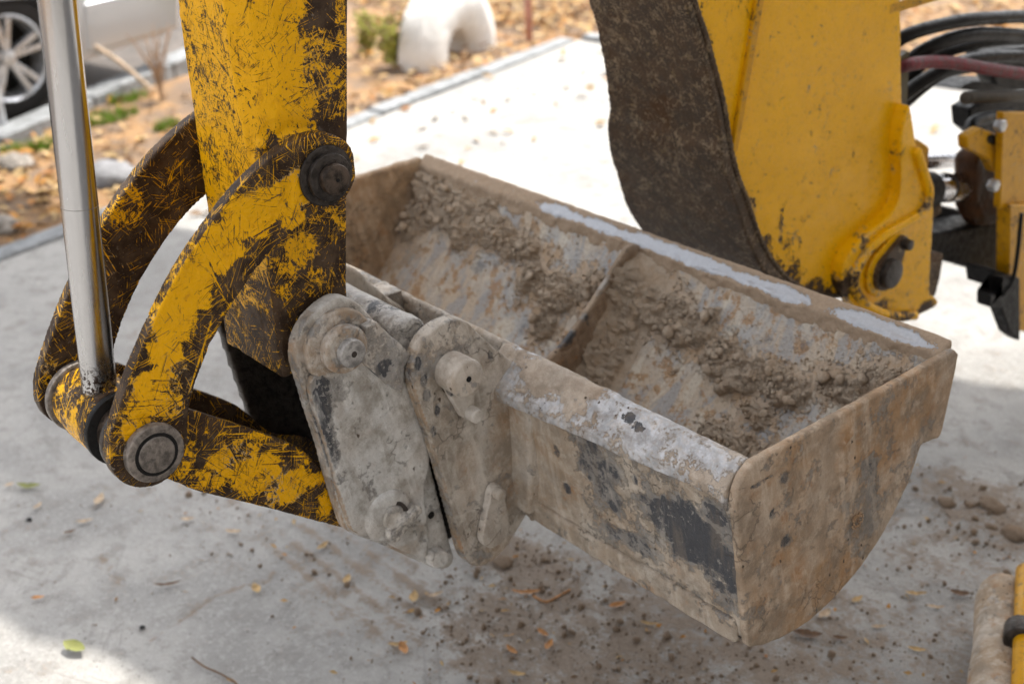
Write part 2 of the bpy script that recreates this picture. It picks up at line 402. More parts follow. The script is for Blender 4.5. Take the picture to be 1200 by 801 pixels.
us = spaced([(-9, -2.6, .2), (-2.6, -1.6, .04), (-1.6, 1.3, .011), (1.3, 2.4, .03), (2.4, 3.98, .08)])
vs_ = spaced([(0, 1.1, .05), (1.1, 4.6, .0125), (4.6, 6, .06), (6, 16, .4)])
pav = grid_mesh(us, vs_, lambda a, b: kp(a, b, 0))
def groundpt(px, py): return on(px, py, 'z', 0)
dirt_spots = [(groundpt(820, 745), (.42, .20, 1), .75), (groundpt(600, 655), (.16, .10, 1), .95), (groundpt(640, 740), (.30, .28, 1), .75), (groundpt(700, 800), (.25, .2, 1), .8),
              (groundpt(560, 735), (.12, .10, 1), .6), (groundpt(1160, 600), (.22, .16, 1), .75), (groundpt(1130, 640), (.2, .2, 1), .5), (groundpt(960, 740), (.25, .2, 1), .6),
              (groundpt(450, 700), (.3, .2, 1), .38), (groundpt(760, 770), (.5, .28, 1), .6), (groundpt(1060, 780), (.3, .25, 1), .5), (groundpt(250, 600), (.25, .1, 1), .25)]
CRK = [[(1095, 548), (1098, 590), (1090, 640), (1075, 690), (1045, 760)], [(1000, 640), (1040, 600), (1085, 605)], [(180, 745), (235, 705), (262, 692), (302, 684), (320, 668)],
       [(120, 650), (135, 672), (150, 700)], [(1060, 590), (1035, 620), (990, 650)]]
def seg_dist(P, pts):
    d = np.full(len(P), 9.0)
    for a, b in zip(pts[:-1], pts[1:]):
        a = np.array(a)[:2]; b = np.array(b)[:2]; ab = b - a; t = np.clip(((P[:, :2] - a) @ ab) / (ab @ ab), 0, 1)
        d = np.minimum(d, np.linalg.norm(P[:, :2] - a - t[:, None] * ab, axis=1))
    return d
def pav_fn(P, N):
    dz = (fbm(P, 1.3, 3, 5) - .5) * .012 + (fbm(P, 11, 4, 6) - .5) * .005
    d = blobs(P, dirt_spots, .55, 8, 9)
    d = np.maximum(d, .25 * sstep(.45, .7, fbm(P, 3, 3, 12)))
    ridge = fbm(P, 34, 4, 9); dz += d * (.004 + .013 * np.clip(ridge - .45, 0, 1)) + d * np.clip(fbm(P, 9, 3, 22) - .5, 0, 1) * .012
    for c in CRK:
        dd = seg_dist(P + np.c_[(fbm(P, 18, 3, 31) - .5), (fbm(P, 18, 3, 32) - .5), np.zeros(len(P))] * .04, [groundpt(*p) for p in c])
        dz -= .004 * sstep(.012, .002, dd); d = np.maximum(d, .55 * sstep(.016, .004, dd))
    # tyre marks pressed in the dust
    q = groundpt(430, 680); dirv = groundpt(470, 700) - groundpt(390, 640); dirv /= np.linalg.norm(dirv); nrm = np.array([-dirv[1], dirv[0], 0])
    u = (P - q) @ nrm; w = (P - q) @ dirv
    m = sstep(.20, .08, np.abs(u)) * sstep(.45, .2, np.abs(w)); s = np.sin(u * 2 * math.pi / .055)
    dz += m * s * .0024; d = np.maximum(d, m * (.34 + .40 * s))
    far = sstep(7, 5, np.abs(P[:, 0]))
    O = np.zeros_like(P); O[:, 2] = dz - .002
    return O, {'dirt': d * (.3 + .7 * far)}
shape(pav, pav_fn)
structure(from_mesh('concrete_pavement', pav, conc_mat()))
def soil_mat():
    t = NT('leafy_soil'); n2 = t.noise(5, 6, .65); n3 = t.noise(30, 6, .7); v = t.vor(38, None, 'F1', 1)
    c = t.mix(n3, (.11, .075, .05), (.22, .155, .11)); lf = t.mix(t.noise(21, 3), (.36, .17, .045), (.32, .21, .11))
    c = t.mix(t.step(n2, .42, .58, .1, .8), c, lf); c = t.mix(t.step(t.noise(3, 4), .56, .68, 0, .7), c, (.13, .095, .07))
    return t.done(c, .9, 0, t.bump(n3, .02, .6))
bm = bmesh.new()
sg = bpy.data.meshes.new('g'); G = 60; vv = []
us2 = list(np.linspace(-60, -8, 14)) + list(np.arange(-7.5, 14, .25)) + list(np.linspace(15, 60, 10)); vs2 = list(np.linspace(-60, -8, 12)) + list(np.arange(-7.5, 6, .25)) + list(np.linspace(7, 60, 12))
sgm = grid_mesh(us2, vs2, lambda a, b: kp(a, b, 0))
def soil_fn(P, N):
    rel = P[:, :2] - KO; a = rel @ KD; b = rel @ KN
    inside = sstep(.25, -.0, np.maximum(-b, a - 4.0)) * 1.0
    O = np.zeros_like(P); O[:, 2] = -.03 + (fbm(P, .9, 4, 40) - .35) * .10 * (1 - inside) - inside * .06
    rd = (P[:, 0] + 7.05) + (P[:, 1] - 3.3) * .45
    O[:, 2] = np.where(rd < 0, -.06, O[:, 2])
    return O, {}
shape(sgm, soil_fn); structure(from_mesh('soil_ground', sgm, soil_mat()))
# kerbs: rows of stones, each stone its own piece
kerb_m = plain('grey_kerb_stone', (.25, .26, .27), .85, 0, .25, 14, .004)
def kerb(p0, p1, n, w, h, name):
    p0, p1 = np.array(p0), np.array(p1); d = (p1 - p0); L = np.linalg.norm(d); d /= L; nn = np.array([-d[1], d[0]])
    root = bpy.data.objects.new(name, None); root.location = (p0[0], p0[1], 0); root['kind'] = 'structure'; link(root)
    st = L / n
    for i in range(n):
        bm = bmesh.new(); a = Vector((*(p0 + d * (st * i + .008)), 0)); M = Matrix.Translation(a) @ Matrix.Rotation(math.atan2(d[1], d[0]), 4, 'Z')
        hh = h + random.uniform(-.008, .008)
        box(bm, 0, st - .016, -w / 2, w / 2, -.15, hh, M @ Matrix.Rotation(random.uniform(-.012, .012), 4, 'Z'))
        obj('kerb_stone', bm, kerb_m, root, .012)
kerb(kp(-3.0, -.06)[:2], kp(3.95, -.06)[:2], 8, .11, .022, 'pavement_kerb')
kerb(kp(4.04, .0)[:2], kp(4.04, 5.0)[:2], 5, .10, .025, 'far_kerb')
K2 = (np.array([-6.1, 1.45]), np.array([-7.75, 4.6]))
kerb(K2[0], K2[1], 5, .16, .06, 'road_kerb')
bm = bmesh.new(); d2 = K2[1] - K2[0]; d2 /= np.linalg.norm(d2); n2_ = np.array([-d2[1], d2[0]])
q = [K2[0] - d2 * 8 + n2_ * .08, K2[0] - d2 * 8 + n2_ * 8, K2[1] + d2 * 9 + n2_ * 8, K2[1] + d2 * 9 + n2_ * .08]
bm.faces.new([bm.verts.new((p[0], p[1], -.008)) for p in q]); bmesh.ops.recalc_face_normals(bm, faces=bm.faces)
structure(obj('road', bm, plain('grey_brown_road', (.12, .105, .095), .9, 0, .35, 9, .004)))

# litter beyond the kerb: uncountable leaves
leaf_cols = [(.40, .19, .04), (.38, .24, .10), (.30, .13, .035), (.42, .30, .15), (.20, .12, .06)]
LM = [plain('litter_leaf_%s' % w, c, .7, 0, .3, 40) for w, c in zip(('orange', 'tan', 'russet', 'straw', 'brown'), leaf_cols)]
def leaf_scatter(name, n, sampler, smin, smax, zoff, label):
    V, F, MI = [], [], []
    for i in range(n):
        p = sampler()
        if p is None: continue
        s = random.uniform(smin, smax); a = random.uniform(0, 6.28); tl = random.uniform(-.5, .5); t2 = random.uniform(-.6, .6)
        u = Vector((math.cos(a), math.sin(a), tl)).normalized() * s; v = Vector((-math.sin(a), math.cos(a), t2)).normalized() * s * .42
        c = Vector(p) + Vector((0, 0, zoff + s * .25)); k = len(V); up = Vector((0, 0, s * .15))
        V += [c - u, c - v + up, c + u, c + v + up]; F += [(k, k + 1, k + 2), (k, k + 2, k + 3)]; m = random.choice((0, 1, 1, 2, 3, 3, 4)); MI += [m, m]
    me = bpy.data.meshes.new('m'); me.from_pydata([tuple(v) for v in V], [], F); me.update()
    o = from_mesh(name, me, LM, smooth=False); me.polygons.foreach_set('material_index', MI)
    return tag(o, label, 'leaf litter', None, 'stuff')
def smp_left():
    a = random.uniform(-2.5, 7.5); b = -random.uniform(.1, 3.2)
    p = kp(a, b); q = np.array(p[:2]) - K2[0]
    if q @ n2_ > -.1: return None
    if vnoise(np.array([[p[0] * 1.3, p[1] * 1.3, 0]]), 77)[0] < random.uniform(.1, .6): return None
    return p
leaf_scatter('leaf_litter', 9000, smp_left, .02, .05, .01, 'orange and tan fallen leaves covering the soil beyond the kerb')
def smp_far():
    a = 4.12 + abs(random.gauss(0, 1.6)); b = random.uniform(-3, 9); return kp(a, b)
leaf_scatter('leaf_litter', 9000, smp_far, .02, .05, .01, 'fallen leaves covering the ground past the end of the pavement')
def smp_pav():
    a = random.uniform(.2, 3.9); b = random.uniform(.03, 5.0)
    if b > .5 and vnoise(np.array([[a * 1.6 + 3, b * 1.6, 0]]), 78)[0] < .40 + random.uniform(0, .45): return None
    if b < .5 and random.random() < .35: return None
    p = kp(a, b)
    return p if p[1] > 2.4 + (p[0] + 4.4) * .3 and p[0] < -3.0 + random.uniform(-.5, .2) else None
leaf_scatter('leaf_litter', 650, smp_pav, .02, .045, .0, 'sparse fallen leaves drifted over the sunlit pavement behind the bucket')

# invented overhead sheeting, out of view, shaped so its shade covers the machine
block_m = plain('corrugated_canopy_sheet', (.35, .36, .37), .5, .3, .15, 8)
Ld = np.array([math.cos(math.radians(20.4)), math.sin(math.radians(20.4))]); Ln = np.array([-Ld[1], Ld[0]])
CZ = 4.6; sh = np.array([sdir.x, sdir.y]) / sdir.z * CZ
def cpt(u, s, z): q = Ld * u + Ln * s + sh; return (q[0], q[1], z)
sun_block = thing('canopy', 'long corrugated canopy roof on posts standing above the digger', 'canopy', (0, sh[1], 0))
bm = bmesh.new(); U0, U1, S0, S1 = -7.2, 5.0, 1.60, 3.72
n = 120; top = [[bm.verts.new(cpt(U0 + (U1 - U0) * i / n, s, CZ + .03 * math.sin(i * 1.57))) for i in range(n + 1)] for s in (S0, S1)]
for i in range(n): bm.faces.new((top[0][i], top[0][i + 1], top[1][i + 1], top[1][i]))
r = bmesh.ops.extrude_face_region(bm, geom=bm.faces[:]); bmesh.ops.translate(bm, verts=[v for v in r['geom'] if isinstance(v, bmesh.types.BMVert)], vec=(0, 0, .02))
obj('roof', bm, block_m, sun_block)
bm = bmesh.new(); n = 70; U2 = -1.60; S2 = .15  # second panel, added to keep the arm out of the sun too
top = [[bm.verts.new(cpt(U2 + (U1 - U2) * i / n, s, CZ + .05 + .03 * math.sin(i * 1.57))) for i in range(n + 1)] for s in (S2, S0 + .05)]
for i in range(n): bm.faces.new((top[0][i], top[0][i + 1], top[1][i + 1], top[1][i]))
r = bmesh.ops.extrude_face_region(bm, geom=bm.faces[:]); bmesh.ops.translate(bm, verts=[v for v in r['geom'] if isinstance(v, bmesh.types.BMVert)], vec=(0, 0, .02))
obj('roof', bm, block_m, sun_block)
for u in (3.6, 4.9):
    for s in (S0 + .2, S1 - .2):
        bm = bmesh.new(); p = cpt(u, s, 0); disc(bm, p, (p[0], p[1], CZ - .03), .05, .002, 12); obj('post', bm, block_m, sun_block)  # supports for the added cover

# building invented beyond the right edge of view, added to block the sky there
sky_block_house = thing('house', 'pale rendered house with a row of windows at the side of the pavement', 'house', (3.4, 1, 0))
wall_m = plain('pale_render', (.43, .40, .36), .9, 0, .25, 5, .01)  # invented facade, brightened to bounce light onto the arm
bm = bmesh.new(); box(bm, 3.0, 9.0, -9, 13, -.1, 8.0); obj('wall', bm, wall_m, sky_block_house, .02)
bm = bmesh.new(); box(bm, 2.6, 9.4, -9.4, 13.4, 8.0, 8.25); obj('roof', bm, block_m, sky_block_house, .01)
for i in range(6):  # windows that only dress the added building
    for z in (1.1, 4.4):
        bm = bmesh.new(); box(bm, 2.95, 3.02, -7.6 + i * 3.4, -6.2 + i * 3.4, z, z + 1.5); w_ = obj('window', bm, plain('window_frame', (.5, .5, .48), .5) if i + z < 1.2 else bpy.data.materials['window_frame'], sky_block_house, .01)
        bm = bmesh.new(); box(bm, 2.94, 2.952, -7.52 + i * 3.4, -6.28 + i * 3.4, z + .08, z + 1.42); obj('pane', bm, plain('window_glass', (.02, .025, .03), .08, 0, .1) if i + z < 1.2 else bpy.data.materials['window_glass'], w_)

# ================================================================ BUCKET
XR, XL = -1.093, -2.624
bucket = thing('excavator_bucket', 'wide grey ditching bucket caked in dry clay, hanging open side up from the digger', 'bucket', (-1.86, 1.6, .48))
def atr(n, mud=.8, tint=.3, dark=0., pale=0.):
    z = np.zeros(n); return {'mud': z + mud, 'tint': z + tint, 'dark': z + dark, 'pale': z + pale}
def mudfn(mud=.8, tint=.3, dark=0., rough=.0012, mudb=(), darkb=(), tintb=(), thick=.0022, seed=1):
    def f(P, N):
        n = fbm(P, 26, 4, seed); m = mud + (fbm(P, 9, 3, seed + 4) - .5) * .7 + 0 * n
        for bl in mudb: pass
        mb = blobs(P, [b for b in mudb if b[2] > 0], .5, seed + 2) if mudb else 0
        mn = blobs(P, [(b[0], b[1], -b[2]) for b in mudb if b[2] < 0], .5, seed + 2) if mudb else 0
        m = m + mb - mn
        d = dark + (blobs(P, darkb, .8, seed + 7, 30) if darkb else 0)
        t = tint + (blobs(P, tintb, .5, seed + 9) if tintb else 0)
        m = m - np.clip(d, 0, 1) * .75
        off = (fbm(P, 60, 3, seed + 11) - .5) * rough * 2 + thick * sstep(.42, .6, m + (n - .5) * .8) + (fbm(P, 7, 2, seed + 5) - .5) * rough * 2.5
        return off, {'mud': m, 'tint': np.clip(t + np.zeros(len(P)), 0, 1), 'dark': d + np.zeros(len(P)), 'pale': np.zeros(len(P))}
    return f
PROF = [(1.873, .840), (1.863, .80), (1.835, .745), (1.80, .695), (1.75, .622), (1.69, .56), (1.62, .515), (1.53, .49), (1.44, .497), (1.385, .515), (1.368, .53)]
PC = catmull(PROF, 8, False)
# shell: inside and outside skins
def shell_grid(x0, x1, off, nx):
    pts = []
    for i, p in enumerate(PC):
        a = PC[max(i - 1, 0)]; b = PC[min(i + 1, len(PC) - 1)]; t = (b - a) / np.linalg.norm(b - a); nr = np.array([t[1], -t[0]])  # outward
        pts.append(p + nr * off)
    return pts
acc = np.r_[0, np.cumsum([np.linalg.norm(PC[i + 1] - PC[i]) for i in range(len(PC) - 1)])]
LPROF = acc[-1]
def prof_at(t, off=0.0):
    """point and inward normal of the inner skin at arc distance t from the rim"""
    t = min(max(t, 0), LPROF - 1e-6); i = int(np.searchsorted(acc, t, 'right') - 1); i = min(i, len(PC) - 2); k = (t - acc[i]) / (acc[i + 1] - acc[i])
    p = PC[i] * (1 - k) + PC[i + 1] * k; d = PC[i + 1] - PC[i]; d /= np.linalg.norm(d); nin = np.array([d[1], -d[0]])
    if nin @ (np.array([1.6, .9]) - p) < 0: nin = -nin
    return p + nin * off, nin
nx, nt = 300, 110
tb = [prof_at(LPROF * j / (nt - 1)) for j in range(nt)]
us_ = np.linspace(XL + .01, XR - .012, nx)
V = [(x, p[0], p[1]) for x in us_ for (p, nn) in tb]
F = [(i * nt + j, i * nt + j + 1, (i + 1) * nt + j + 1, (i + 1) * nt + j) for i in range(nx - 1) for j in range(nt - 1)]
k0 = len(V)
tb2 = [prof_at(LPROF * j / 22, -.014) for j in range(23)]
V += [(x, p[0], p[1]) for x in (us_[0], us_[-1]) for (p, nn) in tb2]
F += [(k0 + j, k0 + 23 + j, k0 + 24 + j, k0 + 1 + j) for j in range(22)]
me = bpy.data.meshes.new('shell'); me.from_pydata(V, [], F); me.update()
def mkbowl():
    t = NT('scraped_bucket_inside')
    tt = t.attr('arc'); m1 = t.attr('mud')
    cmb = t.n.new('ShaderNodeCombineXYZ'); sp = t.n.new('ShaderNodeSeparateXYZ'); t.l.new(t.pos, sp.inputs[0])
    t.l.new(sp.outputs[0], cmb.inputs[0]); t.l.new(tt, cmb.inputs[1])
    st = t.noise(1, 6, .6, t.mapv((0, 0, .15), (15, 4.5, 1), (0, 0, 0), cmb.outputs[0]), 1.4)
    n1 = t.noise(5, 4, .6); n2 = t.noise(28, 6, .7); n3 = t.noise(130, 6, .7)
    c = t.mix(t.step(n1, .40, .60), (.60, .50, .39), (.53, .52, .50))
    c = t.mix(t.step(st, .50, .58, 0, .75), c, (.40, .41, .43))
    c = t.mix(t.step(st, .46, .38, 0, .8), c, (.70, .64, .54))
    c = t.mix(t.math('MULTIPLY', t.step(n2, .50, .60), .75), c, (.44, .25, .11))
    c = t.mix(t.math('MULTIPLY', t.step(n3, .52, .64), .4), c, (.24, .17, .11))
    c = t.mix(t.math('MULTIPLY', t.step(t.noise(9, 5, .7), .56, .66), .7), c, (.15, .155, .17))
    c = t.mix(t.math('MULTIPLY', t.step(t.noise(45, 5, .7), .62, .70), .6), c, (.62, .57, .50))
    mv = t.math('ADD', m1, t.math('ADD', t.math('MULTIPLY', t.math('SUBTRACT', n3, .5), 2.2), t.math('MULTIPLY', t.math('SUBTRACT', n2, .5), 2.2)))
    mm = t.step(mv, .42, .56)
    soil = t.mix(n3, (.34, .25, .185), (.72, .60, .47)); soil = t.mix(t.step(n2, .52, .62, 0, .5), soil, (.50, .34, .20))
    c = t.mix(mm, c, soil)
    h = t.math('ADD', n3, t.math('ADD', t.math('MULTIPLY', mm, .5), t.math('MULTIPLY', t.noise(420, 3, .7), .3)))
    return t.done(c, t.step(mm, 0, 1, .55, .92), 0, t.bump(h, .006, .95), .3)
MAT['bowl'] = mkbowl()
SOIL = [(-2.55, .06, .14, .05), (-2.42, .07, .16, .06), (-2.30, .09, .16, .055), (-2.19, .10, .13, .05), (-2.12, .15, .07, .05), (-2.58, .12, .05, .08),
        (-2.03, .155, .09, .045), (-1.95, .13, .06, .045), (-1.79, .10, .05, .055), (-1.72, .11, .07, .055), (-1.64, .13, .07, .05), (-1.55, .15, .07, .045),
        (-1.48, .17, .06, .045), (-1.43, .225, .06, .04), (-1.45, .29, .07, .045), (-1.37, .30, .07, .045), (-1.40, .16, .06, .04), (-1.27, .11, .07, .035), (-1.20, .085, .07, .04),
        (-1.18, .14, .06, .05), (-1.79, .20, .03, .05), (-2.02, .24, .04, .04), (-1.80, .26, .03, .08), (-1.3, .35, .12, .04), (-1.5, .36, .08, .035), (-1.12, .10, .03, .08)]
def soil_mask(X, T, seed=50):
    P = np.c_[X, T, np.zeros(len(X))]; w = (fbm(P, 13, 5, seed, .65) - .5) * 2.1; m = np.zeros(len(X))
    for x, t, rx, rt in SOIL:
        d = np.sqrt(((X - x) / rx) ** 2 + ((T - t) / rt) ** 2) + w; m = np.maximum(m, sstep(1.15, .35, d))
    fr = fbm(P, 52, 4, seed + 1, .7)
    return sstep(.22, .62, m + (fr - .5) * 1.3) * np.clip(m * 3, 0, 1)
def soft_mask(X, T):
    P = np.c_[X, T, np.zeros(len(X))]; w = (fbm(P, 9, 4, 57) - .5) * 1.6; m = np.zeros(len(X))
    for x, t, rx, rt in SOIL: m = np.maximum(m, sstep(1.9, .3, np.sqrt(((X - x) / rx) ** 2 + ((T - t) / rt) ** 2) + w))
    return m
ARC = np.tile(np.linspace(0, LPROF, nt), nx)
def bowl_fn(P, N):
    n = len(P); arc = np.zeros(n); arc[:len(ARC)] = ARC
    m = np.zeros(n); m[:len(ARC)] = np.maximum(soil_mask(P[:len(ARC), 0], ARC), .75 * soft_mask(P[:len(ARC), 0], ARC))
    film = .10 + .3 * (fbm(P, 8, 4, 52) - .5) * 2 + .30 * sstep(-2.40, -2.60, P[:, 0]) - .25 * sstep(.02, .10, P[:, 2] - .72) * 0
    dn = (fbm(P, 3, 2, 53) - .5) * .006 + (fbm(P, 40, 3, 54) - .5) * .0022
    sign = 1.0
    off = dn.copy(); off[len(ARC):] = 0
    return off * 1.0, {'arc': arc, 'mud': np.clip(m * 1.1 + film - .08, 0, 1.3)}
shape(me, bowl_fn)
from_mesh('shell', me, MAT['bowl'], bucket)
# outside skin as a real thickness
V = [(x, p[0], p[1]) for x in (XL + .01, XR - .012) for (p, nn) in tb2]
# end plates
EO = [(1.888, .845), (1.885, .82), (1.862, .70), (1.855, .694), (1.808, .706), (1.80, .70), (1.775, .635), (1.716, .565), (1.660, .522), (1.592, .491), (1.524, .476), (1.45, .480), (1.40, .492),
      (1.368, .506), (1.362, .514), (1.345, .62), (1.322, .76), (1.316, .80), (1.320, .822), (1.333, .842), (1.352, .853), (1.875, .856)]
def endplate(x0, x1, near):
    bm = bmesh.new(); prism(bm, EO, x0, x1)
    if near:
        tb_ = [(on(1000, 520, 'x', XR), (.05, .03, .08), .9), (on(1050, 480, 'x', XR), (.05, .12, .12), .7), (on(960, 690, 'x', XR), (.05, .10, .06), .6), (on(930, 600, 'x', XR), (.05, .05, .15), .4)]
        ridge = [on(990, 505, 'x', XR), on(985, 540, 'x', XR), on(982, 568, 'x', XR)]
        def f(P, N):
            o, a = mudfn(.74, 0.45, .0, .0009, thick=.0016, mudb=[(on(1010, 590, 'x', XR), (.05, .05, .10), -.35), (on(1040, 540, 'x', XR), (.05, .03, .06), -.25)],
                         darkb=[(on(1020, 560, 'x', XR), (.05, .03, .06), .32), (on(880, 640, 'x', XR), (.05, .012, .06), .2), (on(920, 560, 'x', XR), .012, .6), (on(919, 633, 'x', XR), .012, .7), (on(905, 600, 'x', XR), .01, .6), (on(890, 565, 'x', XR), (.05, .03, .004), .7)], tintb=tb_, seed=4)(P, N)
            r = blobs(P, [(ridge[0], .022, 1), (ridge[1], .022, 1), (ridge[2], .014, .8), (on(945, 680, 'x', XR), (.03, .07, .035), .6), (on(1085, 460, 'x', XR), (.03, .03, .05), .5)], .5, 61, 40)
            face = N[:, 0] > .5
            o = o + r * face * (.004 + .012 * np.clip(fbm(P, 70, 4, 62) - .35, 0, 1)); a['mud'] = a['mud'] + r; a['tint'] = np.clip(a['tint'] + .2 * r, 0, 1)
            return o, a
        return solid('end_plate', bm, MAT['endmud'], bucket, .0030, f)
    return solid('end_plate', bm, MAT['endmud'], bucket, .006, mudfn(1.0, .55, 0, .003, seed=6))
endplate(XR - .013, XR, True); endplate(XL, XL + .016, False)
bm = bmesh.new(); c = on(1003, 609, 'x', XR)
lathe(bm, (c[0] - .002, c[1], c[2]), (c[0] + .006, c[1], c[2]), [(0, .0155), (.005, .0155), (.006, .014), (.006, .010), (.002, .009), (.002, 0)], 24); 
o = solid('plug', bm, MAT['endmud'], bucket, .0016, mudfn(.8, .8, 0, .0006, seed=3))
# front plate + top band + lower lip
FX0, FX1 = -1.625, XR - .02
def fz(z): return 1.316 + (.814 - z) * .16
bm = bmesh.new(); prism(bm, [(fz(.80), .80), (fz(.52), .52), (fz(.52) + .016, .52), (fz(.80) + .016, .80)], XL + .02, XR - .010)
spots = []
rs = random.Random(5)
for px, py in ((700, 520), (655, 530), (713, 545), (748, 560), (790, 620), (842, 630), (715, 595), (760, 500), (735, 520), (780, 585), (820, 605), (690, 560), (660, 575), (800, 585), (826, 660)):
    spots.append((on(px, py, 'y', 1.335), (rs.uniform(.006, .012), .05, rs.uniform(.010, .018)), .95))
dark_front = spots + [(on(825, 635, 'y', 1.34), (.10, .1, .07), .85), (on(780, 600, 'y', 1.34), (.07, .1, .05), .66), (on(850, 670, 'y', 1.34), (.05, .1, .06), .85), (on(700, 545, 'y', 1.34), (.07, .1, .07), .5), (on(845, 600, 'y', 1.34), (.03, .1, .03), .7), (on(740, 640, 'y', 1.34), (.08, .1, .02), .5)]
solid('front_plate', bm, MAT['frontmud'], bucket, .004, mudfn(.62, .42, .0, .0011, darkb=dark_front, mudb=[(on(640, 540, 'y', 1.33), (.08, .2, .12), .4)],
      tintb=[(on(640, 520, 'y', 1.33), (.10, .2, .14), .35)], seed=12))
bm = bmesh.new()
def band_at(x):  # the lip overhangs more towards the ears
    k = min(max((-1.2 - x) / .4, 0), 1); oy = -.004 - .020 * k; oz = -.004 - .014 * k
    return [(1.362, .853), (1.347, .854), (1.312 + oy, .818 + oz), (1.311 + oy, .800 + oz), (1.326 + oy, .797 + oz), (1.350, .806), (1.362, .82)]
secs = [[bm.verts.new((x, *p)) for p in band_at(x)] for x in np.linspace(-1.66, FX1 + .004, 12)]
for A, B in zip(secs[:-1], secs[1:]):
    for i in range(len(A)): bm.faces.new((A[i], A[(i + 1) % len(A)], B[(i + 1) % len(A)], B[i]))
bm.faces.new(secs[0]); bm.faces.new(secs[-1][::-1])
solid('top_rail', bm, MAT['railmud'], bucket, .0030, mudfn(.34, .12, .0, .0012, darkb=[(on(x, y, 'z', .84), (.02, .02, .012), .8) for x, y in ((600, 440), (655, 475), (668, 470), (735, 490), (745, 500), (860, 570), (850, 560), (580, 415), (680, 490))]
      + [(on(640, 470, 'z', .83), (.06, .02, .02), .45)], mudb=[(on(650, 440, 'z', .85), (.12, .05, .03), .5), (on(560, 400, 'z', .85), (.08, .06, .05), .7)], seed=15))
bm = bmesh.new(); prism(bm, [(fz(.545) - .009, .55), (fz(.51) - .009, .508), (fz(.51) + .01, .505), (fz(.545) + .005, .555)], FX0, XR - .021)
solid('lower_lip', bm, MAT['frontmud'], bucket, .0038, mudfn(.75, .5, .0, .0012, darkb=[(on(840, 700, 'y', 1.35), (.12, .1, .03), .4)], seed=17))
# rim between and left of the ears: a thin upright lip
bm = bmesh.new(); prism(bm, [(1.352, .853), (1.362, .853), (1.366, .80), (1.372, .60), (1.350, .60), (1.346, .80)], XL + .017, -1.655)
solid('rear_lip', bm, MAT['mud'], bucket, .0045, mudfn(.75, .3, .15, .0016, darkb=[(on(480, 400, 'y', 1.34), (.12, .1, .05), .6)], seed=19))
# cutting edge with its scuffed bare bevel
def bare_mat():
    t = NT('scuffed_bare_edge'); a = t.attr('mud'); n = t.noise(48, 6, .7); n2 = t.noise(170, 5, .7)
    v = t.math('ADD', a, t.math('ADD', t.math('MULTIPLY', t.math('SUBTRACT', n, .5), 2.0), t.math('MULTIPLY', t.math('SUBTRACT', n2, .5), 1.6)))
    c = t.mix(n2, (.34, .36, .40), (.56, .575, .61)); s = t.mix(n2, (.22, .15, .10), (.48, .38, .28)); mm = t.step(v, .46, .56)
    return t.done(t.mix(mm, c, s), t.step(mm, 0, 1, .42, .9), t.step(mm, 0, 1, .30, 0), t.bump(t.math('ADD', n2, mm), .0015, .7))
MAT['bare'] = bare_mat()
bm = bmesh.new()
prism(bm, [(1.872, .840), (1.875, .846), (1.893, .862), (1.897, .858), (1.872, .712), (1.852, .702), (1.872, .80)], XL + .016, XR - .02)
def edge_fn(P, N):
    n = fbm(P, 12, 4, 71); m = 1.0 - 1.1 * blobs(P, [(on(x, y, 'z', .849), (rx * 1.5, .06, .0125), 1) for x, y, rx in ((655, 258, .07), (690, 268, .08), (760, 292, .10), (820, 312, .09), (900, 345, .07), (1010, 385, .08), (1050, 400, .05), (640, 250, .05), (860, 330, .06))], .35, 72, 14)
    o = (fbm(P, 60, 3, 73) - .5) * .003 + .003 * sstep(.5, .7, m + n - .5) + .005 * sstep(.848, .842, P[:, 2]) * np.clip(fbm(P, 45, 4, 74) - .4, 0, 1) * 3
    return o, {'mud': m}
solid('cutting_edge', bm, MAT['bare'], bucket, .0036, edge_fn)
# divider
DT = [(1.868, .842), (1.835, .845), (1.79, .805), (1.748, .765), (1.71, .732), (1.675, .705), (1.64, .682), (1.60, .664), (1.54, .65), (1.46, .65), (1.37, .68)]
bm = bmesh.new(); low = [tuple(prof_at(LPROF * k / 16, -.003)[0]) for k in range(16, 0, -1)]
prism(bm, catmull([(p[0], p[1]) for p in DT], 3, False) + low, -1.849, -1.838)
def div_fn(P, N):  # side face browned: caked soil plus its shade put into the colour
    o, a = mudfn(.72, .45, 0, .0015, darkb=[(on(665, 400, 'x', -1.84), (.1, .03, .02), .9), (on(690, 375, 'x', -1.84), (.1, .02, .02), .6)], seed=21)(P, N)
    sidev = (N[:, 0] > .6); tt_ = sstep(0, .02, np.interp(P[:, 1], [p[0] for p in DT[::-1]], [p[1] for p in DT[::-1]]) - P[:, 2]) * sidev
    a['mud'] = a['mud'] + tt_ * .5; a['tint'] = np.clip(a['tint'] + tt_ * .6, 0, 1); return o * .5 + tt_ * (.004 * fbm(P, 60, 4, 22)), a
solid('divider', bm, MAT['mudbrown'], bucket, .0028, div_fn)
